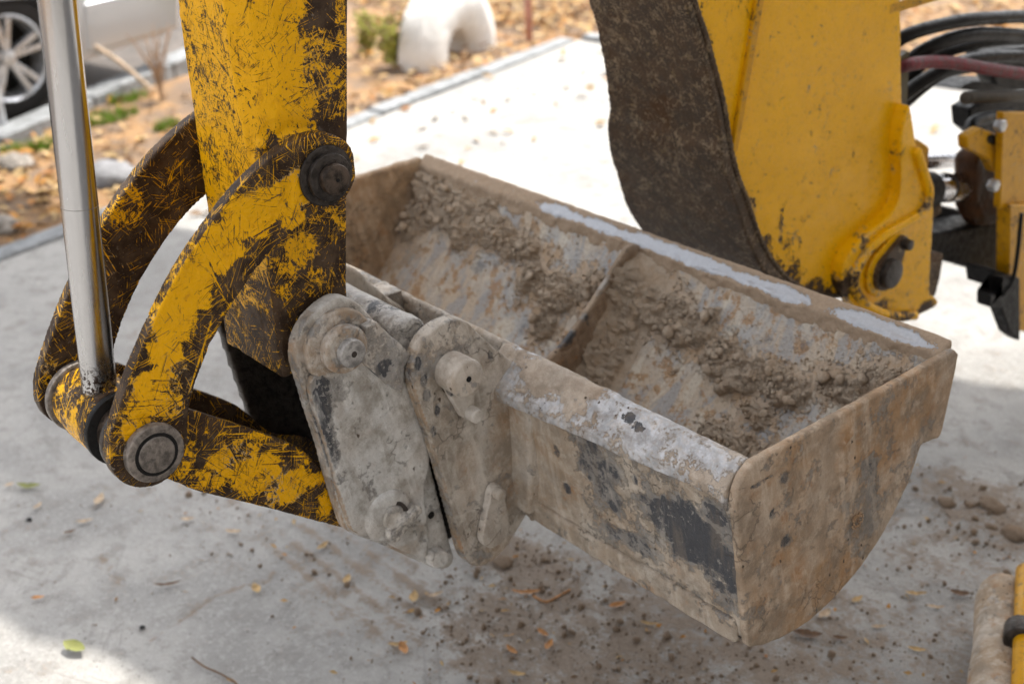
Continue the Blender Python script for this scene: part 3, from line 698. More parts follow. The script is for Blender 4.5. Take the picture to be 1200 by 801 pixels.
# ears
EAR = [(1.122, .862), (1.120, .900), (1.132, .930), (1.157, .952), (1.195, .962), (1.232, .950), (1.262, .915), (1.30, .870), (1.335, .835), (1.350, .80), (1.352, .72), (1.366, .60), (1.375, .53), (1.35, .515), (1.325, .492),
       (1.295, .466), (1.262, .452), (1.232, .456), (1.210, .475), (1.198, .505), (1.188, .56), (1.152, .74)]
EARc = catmull(EAR, 4); PY_, PZ_ = 1.197, .873
for x1, vox in ((-1.62, .0024), (-1.945, .006)):
    bm = bmesh.new(); prism(bm, EARc, x1 - .024, x1)
    ear_f = mudfn(.80, .15, .0, .0007, thick=.0016, mudb=[(on(505, 430, 'x', -1.62), (.05, .03, .05), -.25)],
          darkb=[((-1.62, PY_ + .01, PZ_ - .005), (.02, .050, .052), .34), (on(577, 615, 'x', -1.62), (.02, .042, .05), .30)] + [(on(x, y, 'x', -1.62), (.05, .008, .013), .75) for x, y in ((497, 445), (490, 425), (512, 480), (500, 462), (590, 400), (575, 415), (508, 505))] + [(on(620, 540, 'x', -1.62), (.05, .03, .08), .25)],
          tintb=[(on(600, 520, 'x', -1.62), (.05, .06, .12), .6), (on(575, 650, 'x', -1.62), (.05, .05, .03), .6), (on(545, 560, 'x', -1.62), (.05, .03, .08), .35)], seed=23)
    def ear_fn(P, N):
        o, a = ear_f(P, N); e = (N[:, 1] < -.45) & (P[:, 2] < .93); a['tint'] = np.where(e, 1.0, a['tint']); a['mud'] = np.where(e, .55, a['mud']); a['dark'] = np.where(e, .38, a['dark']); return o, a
    solid('ear', bm, MAT['earmud'], bucket, vox, ear_fn)
# gusset where the near ear meets the front plate
bm = bmesh.new(); rl_ = random.Random(4); wp_ = [(-1.617, 1.322 + (.80 - z) * .155 - .002, z) for z in np.arange(.80, .50, -.004)]
tube(bm, wp_, lambda i: .007 + rl_.uniform(-.0012, .0012), 8); solid('weld_bead', bm, MAT['frontmud'], bucket, .0024, mudfn(.8, .5, .1, .001, seed=26))
bm = bmesh.new()
prism_dir(bm, [(-1.622, 1.322, .545), (-1.622, 1.318, .80), (-1.56, 1.318, .80), (-1.578, 1.330, .62), (-1.60, 1.338, .53)], (0, .03, -.002))
solid('gusset', bm, MAT['mud'], bucket, .004, mudfn(.9, .5, 0, .0016, seed=25))
# pins, keepers and their bolts
PY, PZ = 1.197, .873
bm = bmesh.new(); disc(bm, (-1.975, PY, PZ), (-1.572, PY, PZ), .033, .004)
pin = solid('pin', bm, MAT['mudpin'], bucket, .0018, mudfn(.9, .25, .0, .0006, thick=.0008, darkb=[((-1.59, PY + .02, PZ + .015), .008, .7)], seed=29))
bm = bmesh.new(); lathe(bm, (-1.5712, PY, PZ), (-1.560, PY, PZ), [(0, .005), (.0015, .005), (.0015, 0)], 12); obj('centre_hole', bm, MAT['black'], pin)
q = on(546, 482, 'x', -1.605)
bm = bmesh.new(); prism(bm, hull2([(PY + .004, PZ - .012, .030), (q[1] - .001, q[2] + .004, .013)]), -1.612, -1.598)
keeper = solid('keeper_plate', bm, MAT['mudpin'], bucket, .0016, mudfn(.95, .12, 0, .0007, thick=.0008, darkb=[(on(525, 462, 'x', -1.6), .008, .8)], seed=31))
bm = bmesh.new(); disc(bm, (-1.606, q[1] + .004, q[2]), (-1.576, q[1] + .004, q[2]), .0125, .002, 24)
solid('bolt', bm, MAT['mudpin'], bucket, .0019, mudfn(.9, .05, 0, .0004, thick=.0006, seed=33))
q1, q2 = on(577, 620, 'x', -1.61), on(576, 575, 'x', -1.61)
bm = bmesh.new(); prism(bm, hull2([(q1[1], q1[2], .031), (q2[1] + .004, q2[2], .013)]), -1.615, -1.600)
solid('keeper_plate', bm, MAT['mudpin'], bucket, .0016, mudfn(.95, .35, 0, .0009, thick=.0008, seed=35))
bm = bmesh.new(); disc(bm, (-1.61, q2[1] + .004, q2[2]), (-1.586, q2[1] + .004, q2[2]), .010, .002, 20)
solid('bolt', bm, MAT['mud'], bucket, .0018, mudfn(.9, .35, 0, .0006, seed=37))
bm = bmesh.new(); disc(bm, (-1.97, q1[1], q1[2]), (-1.617, q1[1], q1[2]), .026, .002, 24); obj('pin', bm, MAT['brownsteel'], bucket)
# block and ribs in the gap between the ears
bm = bmesh.new(); c = on(437, 352, 'z', .86)
box(bm, c[0] - .045, c[0] + .015, c[1] - .03, 1.345, .80, .868); solid('stop_block', bm, MAT['mud'], bucket, .0034, mudfn(.6, .2, .25, .0014, seed=39))
bm = bmesh.new(); box(bm, -1.95, -1.645, 1.262, 1.345, .75, .765); solid('shelf_plate', bm, MAT['mud'], bucket, .005, mudfn(.7, .35, .2, .003, seed=41))

# soil lying in the bucket: heaped crumbly sheet over the shell, and loose clods
def soil_mat2(name='dry_crumbly_soil', lo=(.36, .275, .205), hi=(.82, .70, .56), mid=(.55, .40, .27)):
    t = NT(name); n2 = t.noise(22, 5, .65); n3 = t.noise(110, 6, .7); n4 = t.noise(520, 4, .75)
    c = t.mix(n3, lo, hi); c = t.mix(t.step(n2, .48, .64, 0, .5), c, mid)
    c = t.mix(t.math('MULTIPLY', t.step(n4, .60, .70), .6), c, (.50, .42, .34)); c = t.mix(t.math('MULTIPLY', t.step(n4, .42, .34), .5), c, (.08, .055, .04))
    return t.done(c, .95, 0, t.bump(t.math('ADD', n3, t.math('MULTIPLY', n4, .6)), .007, 1.0), .15)
MAT['soil'] = soil_mat2(); MAT['dirt'] = soil_mat2('brown_dirt', (.15, .108, .075), (.40, .31, .235), (.27, .185, .12))
nxs, nts = 760, 230
X = np.repeat(np.linspace(XL + .02, XR - .022, nxs), nts); T = np.tile(np.linspace(.012, LPROF - .01, nts), nxs)
m = soil_mask(X, T); P2 = np.c_[X, T, np.zeros(len(X))]
lump = np.clip(fbm(P2, 30, 5, 91, .62) - .33, 0, 1) * 1.5; big = np.clip(fbm(P2, 9, 3, 92) - .3, 0, 1)
cell = np.abs(fbm(P2, 75, 3, 93) - .5) * 2
fine = np.clip(fbm(P2, 120, 3, 95, .7) - .35, 0, 1)
pile = np.exp(-np.clip(X + 1.836, 0, 9) / .032) * (X > -1.838) * sstep(.40, .30, T) * sstep(.0, .05, T)
hgt = pile * (.045 + .02 * lump) + m * (.003 + .028 * lump * (0.35 + big * 1.3) + .016 * (1 - cell) * lump + .030 * fine) - .0026
tv_ = np.linspace(.012, LPROF - .01, nts); pn = [prof_at(t) for t in tv_]
Y0 = np.tile([p[0] for p, n_ in pn], nxs); Z0 = np.tile([p[1] for p, n_ in pn], nxs); NY = np.tile([n_[0] for p, n_ in pn], nxs); NZ = np.tile([n_[1] for p, n_ in pn], nxs)
jit = (fbm(P2, 60, 3, 94) - .5) * .02 * m
VV = np.c_[X + jit, Y0 + NY * hgt, Z0 + NZ * hgt]
keep = (hgt > .0005).reshape(nxs, nts)
cellk = keep[:-1, :-1] | keep[1:, :-1] | keep[:-1, 1:] | keep[1:, 1:]
ii, jj = np.nonzero(cellk); k = ii * nts + jj
FF = np.c_[k, k + 1, k + nts + 1, k + nts]; used = np.unique(FF); rem = -np.ones(len(VV), int); rem[used] = np.arange(len(used))
me = bpy.data.meshes.new('soil'); me.from_pydata(VV[used].tolist(), [], rem[FF].tolist()); me.update()
tag(from_mesh('soil', me, MAT['soil']), 'dry brown crumbly soil clinging inside the grey bucket', 'soil', None, 'stuff')
def clod_mesh(seed, sub=2):
    bm = bmesh.new(); bmesh.ops.create_icosphere(bm, subdivisions=sub, radius=1)
    P_ = np.array([list(v.co) for v in bm.verts]); ff = .35 + .75 * fbm(P_, 1.2, 2, seed) + .55 * fbm(P_, 3.4, 3, seed + 50, .7)
    for v, f in zip(bm.verts, ff): v.co *= f; v.co.z *= .72
    me = bm_mesh(bm); V = np.array([list(v.co) for v in me.vertices]); F = [list(p.vertices) for p in me.polygons]; return V, F
CL = [clod_mesh(s, 2 if s < 5 else 1) for s in range(10)]
def clods(name, pts, mat, label, cat='clods', kind='stuff'):
    V, F, k = [], [], 0
    for p, s in pts:
        v, f = CL[random.randrange(5) if s > .008 else 5 + random.randrange(5)]
        R3 = np.array(Matrix.Rotation(random.uniform(0, 6.28), 3, Vector((random.random(), random.random(), random.random() + .1)).normalized()))
        V.append(v @ R3 * s + np.array(p)); F += [[i + k for i in q] for q in f]; k += len(v)
    me = bpy.data.meshes.new('m'); me.from_pydata(np.concatenate(V).tolist(), [], F); me.update()
    return tag(from_mesh(name, me, mat), label, cat, None, kind)
pts = []
rr = random.Random(11); rg = np.random.default_rng(11)
cx_ = rg.uniform(XL + .03, XR - .03, 40000); ct_ = rg.uniform(.02, LPROF - .02, 40000); cm_ = soil_mask(cx_, ct_); cs_ = soft_mask(cx_, ct_)
kk = np.nonzero(rg.random(40000) < .012 + cs_ * .30 + cm_ * .5)[0][:11000]
for q_ in kk:
    s_ = min(.0007 + rr.expovariate(1 / .0014) * (1 + 2.2 * (rr.random() < .06)), .013 if cm_[q_] > .4 else .004); (p, nn) = prof_at(ct_[q_], s_ * .4 + cm_[q_] * rr.uniform(.0, .020)); pts.append(((cx_[q_], p[0], p[1]), s_))
clods('soil_clods', pts, MAT['soil'], 'small dry clods and crumbs scattered over the soil inside the bucket')
def single_clod(name, px, py, x, size, mat, label, cat):
    pass

# ================================================================ EXCAVATOR ARM
digger = thing('excavator', 'yellow digger arm with scratched links, hydraulic rod and pin mounted grey coupler holding the bucket', 'excavator', (-1.8, 3.3, 0))
XM = -1.795
def px_x(x): return lambda px, py: on(px, py, 'x', x)
# -- stick
def stick_sec(z):
    yl = .925 if z > 1.0 else .925 + (1.0 - z) * .02
    yr = np.interp(z, [.9, 1.05, 1.24, 1.5, 2.6], [1.052, 1.062, 1.084, 1.114, 1.24])
    ch = np.interp(z, [.9, 1.12, 1.28, 1.4, 2.6], [.004, .008, .034, .056, .075])
    yb = np.interp(z, [.9, 1.5, 2.6], [.925, .925, .915])
    x0, x1 = -1.89, -1.70
    return [(x0, yb + .012, z), (x0 + .012, yb, z), (x1 - ch * .62, yb, z), (x1 - ch * .22, yb + ch * .45, z), (x1, yb + ch, z), (x1, yr - .004, z), (x1 - .004, yr, z), (x0 + .004, yr, z), (x0, yr - .004, z)]
bm = bmesh.new(); zs = [.926, .98, 1.05, 1.12, 1.2, 1.28, 1.34, 1.4, 1.5, 1.7, 2.0, 2.6]
secs = [[bm.verts.new(p) for p in stick_sec(z)] for z in zs]
for A, B in zip(secs[:-1], secs[1:]):
    for i in range(len(A)): bm.faces.new((A[i], A[(i + 1) % len(A)], B[(i + 1) % len(A)], B[i]))
bm.faces.new(secs[0][::-1]); bm.faces.new(secs[-1])
bmesh.ops.recalc_face_normals(bm, faces=bm.faces)
S_ = px_x(-1.70)
def stick_fn(P, N):
    z = P[:, 2]; y = P[:, 1]
    side = N[:, 0] > .45
    front = ~side
    p = np.where(front, .70 - .42 * sstep(1.12, .98, z), 0)
    # side face: paint survives in the upper left, in a band and in scratched patches
    ps = blobs(P, [((-1.70, .985, 1.5), (.2, .058, .26), 1.0), ((-1.70, .96, 1.30), (.2, .045, .10), .7), (S_(352, 290), (.1, .035, .035), .72), (S_(330, 320), (.1, .03, .04), .66), (S_(400, 245), (.1, .018, .035), .62), (S_(372, 330), (.1, .03, .03), .45),
                   (S_(350, 130), (.1, .04, .06), .62), (S_(395, 110), (.1, .03, .05), .55), (S_(400, 30), (.1, .012, .09), .6), (S_(365, 60), (.1, .04, .05), .55), (S_(300, 360), (.1, .02, .04), .5), ((-1.7, 1.0, 2.1), (.2, .1, .35), .8)], .45, 101, 24)
    p = np.where(side, np.maximum(ps, .06), p)
    cre = (N[:, 1] < -.25) & (N[:, 0] > .15) & (z > 1.15); p = np.where(cre, np.maximum(p, .92), p)
    dk = blobs(P, [(S_(345, 175), (.1, .05, .030), 1), (S_(300, 345), (.1, .05, .04), .7), ((-1.8, .925, 1.11), (.03, .05, .05), .8), (S_(405, 200), (.1, .03, .12), .5), (S_(330, 400), (.1, .09, .05), .6), (S_(405, 60), (.1, .02, .05), .4)], .6, 103, 26)
    p = p - dk * .62
    grease = blobs(P, [(S_(348, 168), (.1, .045, .020), 1), (S_(318, 190), (.1, .02, .016), .8)], .7, 104, 40)
    o = (fbm(P, 90, 3, 105) - .5) * .0012 + (fbm(P, 14, 2, 106) - .5) * .002 + grease * .016 * np.clip(fbm(P, 70, 3, 107), 0, 1) - .0012 * (fbm(P, 34, 4, 108) > .66)
    return o, {'paint': p}
stick = solid('dipper_arm', bm, MAT['stick'], digger, .0036, stick_fn)
# -- bell-crank pivot pin on the stick
cy, cz = 1.015, 1.253
bm = bmesh.new(); disc(bm, (-1.70, cy, cz), (-1.672, cy, cz), .056, .004); obj('pivot_boss', bm, MAT['brownsteel'], digger)
def pin_head(parent, y, z, x0, rs_, mats):
    prev = x0; first = None
    for i, ((r, dx), m) in enumerate(zip(rs_, mats)):
        bm = bmesh.new(); disc(bm, (prev, y, z), (prev + dx, y, z), r, .0035)
        o = obj(('washer', 'collar', 'pin_head', 'pin_tip')[i] if i < 4 else 'pin_tip', bm, m, parent if first is None else first)
        if first is None: first = o
        prev += dx
    bm = bmesh.new(); lathe(bm, (prev + .0004, y, z), (prev + .01, y, z), [(0, .0032), (.0008, .0032), (.0008, 0)], 10); obj('grease_hole', bm, MAT['black'], first)
    return first
# -- curved links
LO = [(1.052, 1.300), (1.022, 1.317), (.985, 1.319), (.945, 1.309), (.902, 1.288), (.862, 1.264), (.825, 1.235), (.785, 1.200), (.745, 1.158), (.709, 1.112), (.676, 1.065), (.648, 1.020), (.627, .982), (.612, .950), (.609, .915), (.618, .888), (.640, .866),
      (.672, .857), (.703, .866), (.724, .890), (.732, .918), (.736, .945), (.748, .978), (.768, 1.015), (.796, 1.055), (.830, 1.094), (.865, 1.127), (.905, 1.157), (.946, 1.180), (.985, 1.196), (1.022, 1.199), (1.052, 1.212), (1.068, 1.235), (1.070, 1.262), (1.065, 1.284)]
LOc = catmull(LO, 3)
L_ = px_x(-1.66)
def link_paint_light(P, N, inner):
    if inner:
        p = -.02 + blobs(P, [((-1.91, .80, 1.19), (.1, .05, .05), .35), ((-1.91, .63, .97), (.1, .03, .05), .28), ((-1.91, .70, 1.04), (.1, .03, .05), .2), ((-1.91, .88, 1.23), (.1, .06, .03), .22)], .5, 111)  # strongest spot stands for a sunlit patch, put into the paint mask
        return (fbm(P, 60, 3, 113) - .5) * .0014, {'paint': p}
    p = .14 + 1.2 * blobs(P, [(L_(330, 235), (.1, .060, .040), .62), (L_(290, 255), (.1, .05, .04), .66), (L_(255, 290), (.1, .045, .045), .72), (L_(225, 335), (.1, .040, .05), .80), (L_(205, 370), (.1, .040, .05), .86), (L_(195, 405), (.1, .035, .04), .62),
                        (L_(185, 450), (.1, .035, .03), .50), (L_(165, 480), (.1, .028, .03), .62), (L_(150, 505), (.1, .012, .03), .62), (L_(200, 475), (.1, .02, .02), .4), (L_(345, 255), (.1, .02, .02), .5)], .40, 115, 20)
    p = np.where(np.abs(N[:, 0]) < .6, p * .35 + .05, p)
    o = (fbm(P, 60, 3, 116) - .5) * .0014 - .0015 * (fbm(P, 30, 4, 117) > .68)
    return o, {'paint': p}
bm = bmesh.new(); prism(bm, LOc, -1.682, -1.658)
solid('curved_link', bm, MAT['link'], digger, .003, lambda P, N: link_paint_light(P, N, False))
bm = bmesh.new(); prism(bm, LOc, -1.934, -1.910)
solid('curved_link', bm, MAT['link'], digger, .0042, lambda P, N: link_paint_light(P, N, True))
pin_head(digger, cy, cz, -1.658, [(.047, .006), (.037, .012), (.0235, .016)], [MAT['darkpin'], MAT['darkpin'], MAT['brownsteel']])
# -- rod end pin, eye, washers
ry, rz = .672, .917
bm = bmesh.new(); disc(bm, (-1.658, ry, rz), (-1.640, ry, rz), .0455, .004); collar = obj('pin_collar', bm, MAT['pinsteel'], digger)
bm = bmesh.new(); disc(bm, (-1.9, ry, rz), (-1.636, ry, rz), .0285, .003); obj('pin', bm, MAT['pinsteel'], digger)
bm = bmesh.new(); lathe(bm, (-1.6402, ry, rz), (-1.63, ry, rz), [(0, .034), (.0006, .034), (.0006, .0285)], 36); obj('pin_gap', bm, MAT['black'], collar)
bm = bmesh.new(); disc(bm, (-1.900, ry, rz), (-1.886, ry, rz), .060, .003); obj('washer', bm, MAT['pinsteel'], digger)
bm = bmesh.new(); disc(bm, (-1.886, ry, rz), (-1.850, ry, rz), .054, .003)
def eye_fn(P, N):
    p = .30 + blobs(P, [((-1.80, ry - .05, rz - .02), (.04, .04, .05), .45), ((-1.87, ry - .05, rz), (.02, .04, .06), .3)], .6, 121, 30); return (fbm(P, 60, 3, 122) - .5) * .0016, {'paint': p}
solid('spacer', bm, MAT['link'], digger, .0032, eye_fn)
bm = bmesh.new(); disc(bm, (-1.851, ry, rz), (-1.757, ry, rz), .058, .006)
lathe(bm, (XM - .008, ry, rz), (XM - .008 + .041 * .07, ry + .042 * .07, rz + .1), [(0, .045), (.055, .045), (.07, .038), (.078, .030)], 28)
eye = solid('rod_eye', bm, MAT['link'], digger, .0034, eye_fn)
bm = bmesh.new(); disc(bm, (-1.757, ry, rz), (-1.744, ry, rz), .060, .003); obj('seal_ring', bm, MAT['black'], digger)
bm = bmesh.new(); disc(bm, (-1.745, ry, rz), (-1.714, ry, rz), .045, .003); obj('spacer', bm, MAT['brownsteel'], digger)
bm = bmesh.new(); disc(bm, (-1.714, ry, rz), (-1.700, ry, rz), .056, .003); obj('washer', bm, MAT['darkpin'], digger)
a = on(116, 450, 'x', XM); b = on(67, 0, 'x', XM); a, b = Vector(a), Vector(b); dv = (b - a).normalized()
bm = bmesh.new(); disc(bm, a - dv * .02, a + dv * 1.7, .0262, .002, 64); rod = obj('piston_rod', bm, MAT['rod'], digger)
z1 = on(87, 243, 'x', XM); zc = a + dv * ((z1[2] - a.z) / dv.z)
bm = bmesh.new(); lathe(bm, zc, zc + dv * .002, [(0, .0262), (.0002, .02645), (.0006, .02645), (.0008, .0262)], 64); obj('score_mark', bm, MAT['pinsteel'], rod)
# -- lower link (open channel)
Q = px_x(-1.69)
LL = [(.655, .868), (.70, .842), (.745, .800), (.872, .708), (1.003, .610), (1.06, .585), (1.085, .62), (1.065, .68), (.990, .722), (.932, .800), (.84, .875), (.760, .935), (.728, .958), (.690, .972), (.640, .955), (.622, .915)]
def ll_fn(P, N):
    p = .18 + 1.1 * blobs(P, [(Q(250, 550), (.1, .05, .04), .5), (Q(300, 560), (.1, .06, .04), .62), (Q(340, 570), (.1, .05, .035), .55), (Q(380, 590), (.1, .02, .03), .6), (Q(215, 540), (.1, .03, .03), .45), (Q(290, 520), (.1, .05, .02), .3), (Q(375, 560), (.1, .02, .02), .4)], .5, 131, 22)
    p = np.where(np.abs(N[:, 0]) < .6, .1, p); return (fbm(P, 60, 3, 132) - .5) * .0014 - .001 * (fbm(P, 34, 4, 133) > .66), {'paint': p}
bm = bmesh.new(); prism(bm, catmull(LL, 3), -1.706, -1.690); solid('lower_link_side', bm, MAT['link'], digger, .003, ll_fn)
def ll_in(P, N): return (fbm(P, 60, 3, 132) - .5) * .001, {'paint': .0 + blobs(P, [((-1.88, .80, .90), (.1, .07, .05), .42)], .5, 134)}
bm = bmesh.new(); prism(bm, catmull(LL, 3), -1.900, -1.884); solid('lower_link_side', bm, MAT['link'], digger, .005, ll_in)
bm = bmesh.new(); prism(bm, [(.72, .835), (1.0, .625), (1.008, .637), (.728, .847)], -1.884, -1.706); obj('lower_link_floor', bm, MAT['black'], digger)
# -- coupler
C_ = px_x(-1.66)
CO = catmull([(1.050, 1.030), (1.022, 1.048), (.990, 1.046), (.955, 1.026), (.936, .998), (.931, .965), (.940, .905), (.962, .775), (.984, .645), (1.000, .617), (1.050, .572), (1.110, .515), (1.160, .468), (1.188, .452), (1.205, .462),
              (1.198, .50), (1.178, .62), (1.152, .77), (1.132, .885), (1.120, .920), (1.100, .955), (1.072, 1.0)], 4)
def cfn(P, N):
    o, a = mudfn(.86, .05, .0, .0007, thick=.0016, mudb=[(C_(372, 480), (.1, .018, .10), -.35)],
                 darkb=[(C_(425, 560), (.1, .03, .05), .3), (C_(470, 520), (.1, .02, .06), .25), (C_(375, 470), (.1, .016, .08), .66), (C_(385, 520), (.1, .016, .06), .62), (C_(400, 450), (.1, .03, .035), .40), (C_(395, 560), (.1, .016, .035), .5), (C_(412, 480), (.1, .012, .05), .35)],
                 tintb=[(C_(370, 410), (.1, .05, .06), .8), (C_(465, 645), (.1, .05, .02), .8), (C_(360, 480), (.1, .012, .12), .6)], seed=51)(P, N)
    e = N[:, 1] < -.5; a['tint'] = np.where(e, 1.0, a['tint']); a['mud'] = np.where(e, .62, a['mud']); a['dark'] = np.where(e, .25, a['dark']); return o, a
bm = bmesh.new(); prism(bm, CO, -1.684, -1.662); solid('coupler_plate', bm, MAT['couplermud'], digger, .0023, cfn)
bm = bmesh.new(); prism(bm, CO, -1.932, -1.910); o = solid('coupler_plate', bm, MAT['darkpin'], digger, .006, mudfn(.2, .1, .6, .0008, seed=53))  # far plate in dark steel: its deep shade is put into the colour
CV = catmull([(.944, .93), (.962, .80), (.985, .66), (.999, .624), (1.050, .580), (1.100, .533), (1.128, .510), (1.140, .515), (1.146, .56), (1.143, .64), (1.160, .70), (1.150, .78), (1.132, .88), (1.10, .92), (1.05, .935), (1.0, .93)], 4)
bm = bmesh.new(); prism(bm, CV, -1.662, -1.650); solid('coupler_doubler', bm, MAT['couplermud'], digger, .0023, cfn)
# stick pin in the coupler
sy, sz = 1.006, .972
bm = bmesh.new(); disc(bm, (-1.69, sy, sz), (-1.651, sy, sz), .062, .003); solid('coupler_boss', bm, MAT['couplermud'], digger, .0024, mudfn(.85, .9, .05, .0005, thick=.0008, seed=55))
bm = bmesh.new(); disc(bm, (-1.652, sy, sz), (-1.630, sy, sz), .040, .005); solid('collar', bm, MAT['couplermud'], digger, .0016, mudfn(.7, .9, .25, .0004, thick=.0006, seed=57))
bm = bmesh.new(); disc(bm, (-1.9, sy + .002, sz - .002), (-1.615, sy + .002, sz - .002), .0235, .003); pn_ = obj('pin', bm, MAT['paleboss'], digger)
bm = bmesh.new(); lathe(bm, (-1.6149, sy + .002, sz - .002), (-1.6, sy + .002, sz - .002), [(0, .0052), (.0006, .0052), (.0006, 0)], 12)
obj('grease_hole', bm, MAT['darkpin'], pn_)
# wedge shaped hook bracket right of the boss
bm = bmesh.new(); wp = [C_(418, 378)[1:], C_(432, 372)[1:], C_(470, 410)[1:], C_(464, 425)[1:], C_(462, 455)[1:], C_(448, 448)[1:], C_(415, 420)[1:]]
prism(bm, [tuple(p) for p in wp], -1.662, -1.635); solid('hook_bracket', bm, MAT['couplermud'], digger, .0028, mudfn(.55, .35, .15, .0014, darkb=[(C_(440, 425), (.1, .02, .02), .6)], seed=59))
# cross tube
ty, tz = 1.155, .935
bm = bmesh.new(); disc(bm, (-1.91, ty, tz), (-1.665, ty, tz), .030, .004)
solid('cross_tube', bm, MAT['couplermud'], digger, .0034, mudfn(.45, .25, .1, .0014, darkb=[((-1.75, ty, tz + .03), (.03, .05, .02), .5)], seed=61))
bm = bmesh.new(); prism(bm, [(1.10, .88), (1.15, .90), (1.26, .72), (1.24, .48), (1.19, .47), (1.16, .70)], -1.90, -1.70); obj('coupler_body', bm, MAT['black'], digger)
# lower coupler pin, half turned out of its ring
ly, lz = C_(450, 600)[1:]
bm = bmesh.new(); disc(bm, (-1.665, ly, lz), (-1.642, ly, lz), .046, .008); ring = solid('pin_ring', bm, MAT['couplermud'], digger, .0026, mudfn(1.0, .0, 0, .0016, seed=63))
bm = bmesh.new(); lathe(bm, (-1.6412, ly + .004, lz - .002), (-1.63, ly, lz), [(0, .030), (.0012, .029), (.0012, 0)], 30); obj('socket', bm, MAT['darkpin'], ring)
bm = bmesh.new(); disc(bm, (-1.66, ly + .006, lz - .004), (-1.634, ly + .006, lz - .004), .0245, .004)
a1, a2 = C_(448, 617), C_(474, 588)
prism(bm, hull2([(a1[1], a1[2] , .012), (a2[1], a2[2], .009)]), -1.645, -1.618)
solid('locking_pin', bm, MAT['mudpin'], digger, .0022, mudfn(.55, .0, .0, .0022, thick=.001, seed=65))
by, bz = C_(508, 650)[1:]
bm = bmesh.new(); disc(bm, (-1.665, by, bz), (-1.638, by, bz), .0165, .003, 24); disc(bm, (-1.665, by - .012, bz + .010), (-1.640, by - .012, bz + .010), .008, .002, 16)
solid('nut', bm, MAT['couplermud'], digger, .002, mudfn(.9, .2, 0, .001, seed=67))
hy, hz = C_(505, 603)[1:]
bm = bmesh.new(); lathe(bm, (-1.6595, hy, hz), (-1.65, hy, hz), [(0, .007), (.0008, .007), (.0008, 0)], 14); obj('bolt_hole', bm, MAT['black'], digger)

# ================================================================ BOOM and swing post
BX0, BX1 = -2.06, -1.70
BO = [(1.46, 2.3), (1.60, 1.95), (1.74, 1.63), (1.85, 1.372), (1.885, 1.30), (1.913, 1.232), (1.945, 1.15), (1.968, 1.066), (1.995, .99), (2.03, .924), (2.07, .84), (2.122, .763), (2.19, .695), (2.263, .648), (2.36, .606), (2.43, .60), (2.52, .62),
      (2.60, .70), (2.625, .80), (2.60, .90), (2.565, 1.05), (2.530, 1.261), (2.47, 1.6), (2.40, 1.95), (2.34, 2.3)]
Bn = px_x(-1.70)
def splay(bm):   # the far side plate splays outwards towards the foot
    for v in bm.verts:
        if v.co.x < -1.9: v.co.x += 2.06 - float(np.interp(v.co.z, [.6, .80, .95, 1.07, 1.25, 1.4], [2.08, 2.065, 2.045, 2.005, 1.975, 1.955]))
def boom_fn(P, N):
    side = np.abs(N[:, 0]) > .5
    p = np.where(side, 1.0, .1)
    wear = blobs(P, [(Bn(895, 305), (.1, .035, .07), .75), (Bn(930, 325), (.1, .05, .045), .7), (Bn(965, 345), (.1, .04, .035), .8), (Bn(915, 265), (.1, .012, .05), .6), (Bn(868, 300), (.1, .05, .09), .55), (Bn(905, 320), (.1, .06, .05), .62), (Bn(880, 250), (.1, .02, .06), .45), (Bn(925, 290), (.1, .04, .05), .36), (Bn(850, 190), (.1, .02, .06), .6), (Bn(950, 340), (.1, .07, .03), .6), (Bn(985, 300), (.1, .03, .04), .35),
                     (Bn(832, 90), (.1, .012, .10), .5), (Bn(820, 30), (.1, .012, .08), .4), (Bn(1005, 245), (.1, .03, .02), .3)], .55, 141, 26)
    p = p - wear * np.where(side, 1, 0)
    o = (fbm(P, 5, 2, 142) - .5) * .006
    return o, {'paint': p}
bm = bmesh.new(); prism(bm, catmull(BO, 3, True), BX0 + .004, BX1); splay(bm); solid('boom', bm, MAT['boom'], digger, .006, boom_fn)
# dark worn wrapper plate on the boom's front
WF = catmull([(1.44, 2.3), (1.725, 1.63), (1.838, 1.372), (1.872, 1.30), (1.900, 1.232), (1.930, 1.15), (1.950, 1.085), (1.952, 1.05), (1.975, .99), (2.012, .916), (2.052, .83), (2.106, .750), (2.176, .680), (2.255, .632), (2.34, .596)], 3, False)
WB = catmull([(2.34, .610), (2.263, .652), (2.20, .697), (2.13, .765), (2.08, .842), (2.04, .926), (2.0, .992), (1.975, 1.066), (1.95, 1.15), (1.92, 1.235), (1.86, 1.374), (1.747, 1.63), (1.47, 2.3)], 3, False)
bm = bmesh.new(); prism(bm, [tuple(p) for p in WF] + [tuple(p) for p in WB], BX0 - .006, BX1 + .006); splay(bm)
def wrap_fn(P, N): return (fbm(P, 5, 2, 145) - .5) * .006 + (fbm(P, 40, 4, 146) - .5) * .0030, {'paint': np.full(len(P), .1)}
solid('front_wrapper', bm, MAT['boomdark'], digger, .005, wrap_fn)
bm = bmesh.new(); seam = [tuple(p) for p in BO[2:16]]; tube(bm, [(BX1 + .004, p[0] + .010, p[1] + .006) for p in catmull(seam, 10, False)], .006, 8, .12); obj('weld_bead', bm, MAT['boomdark'], digger, ang=80)
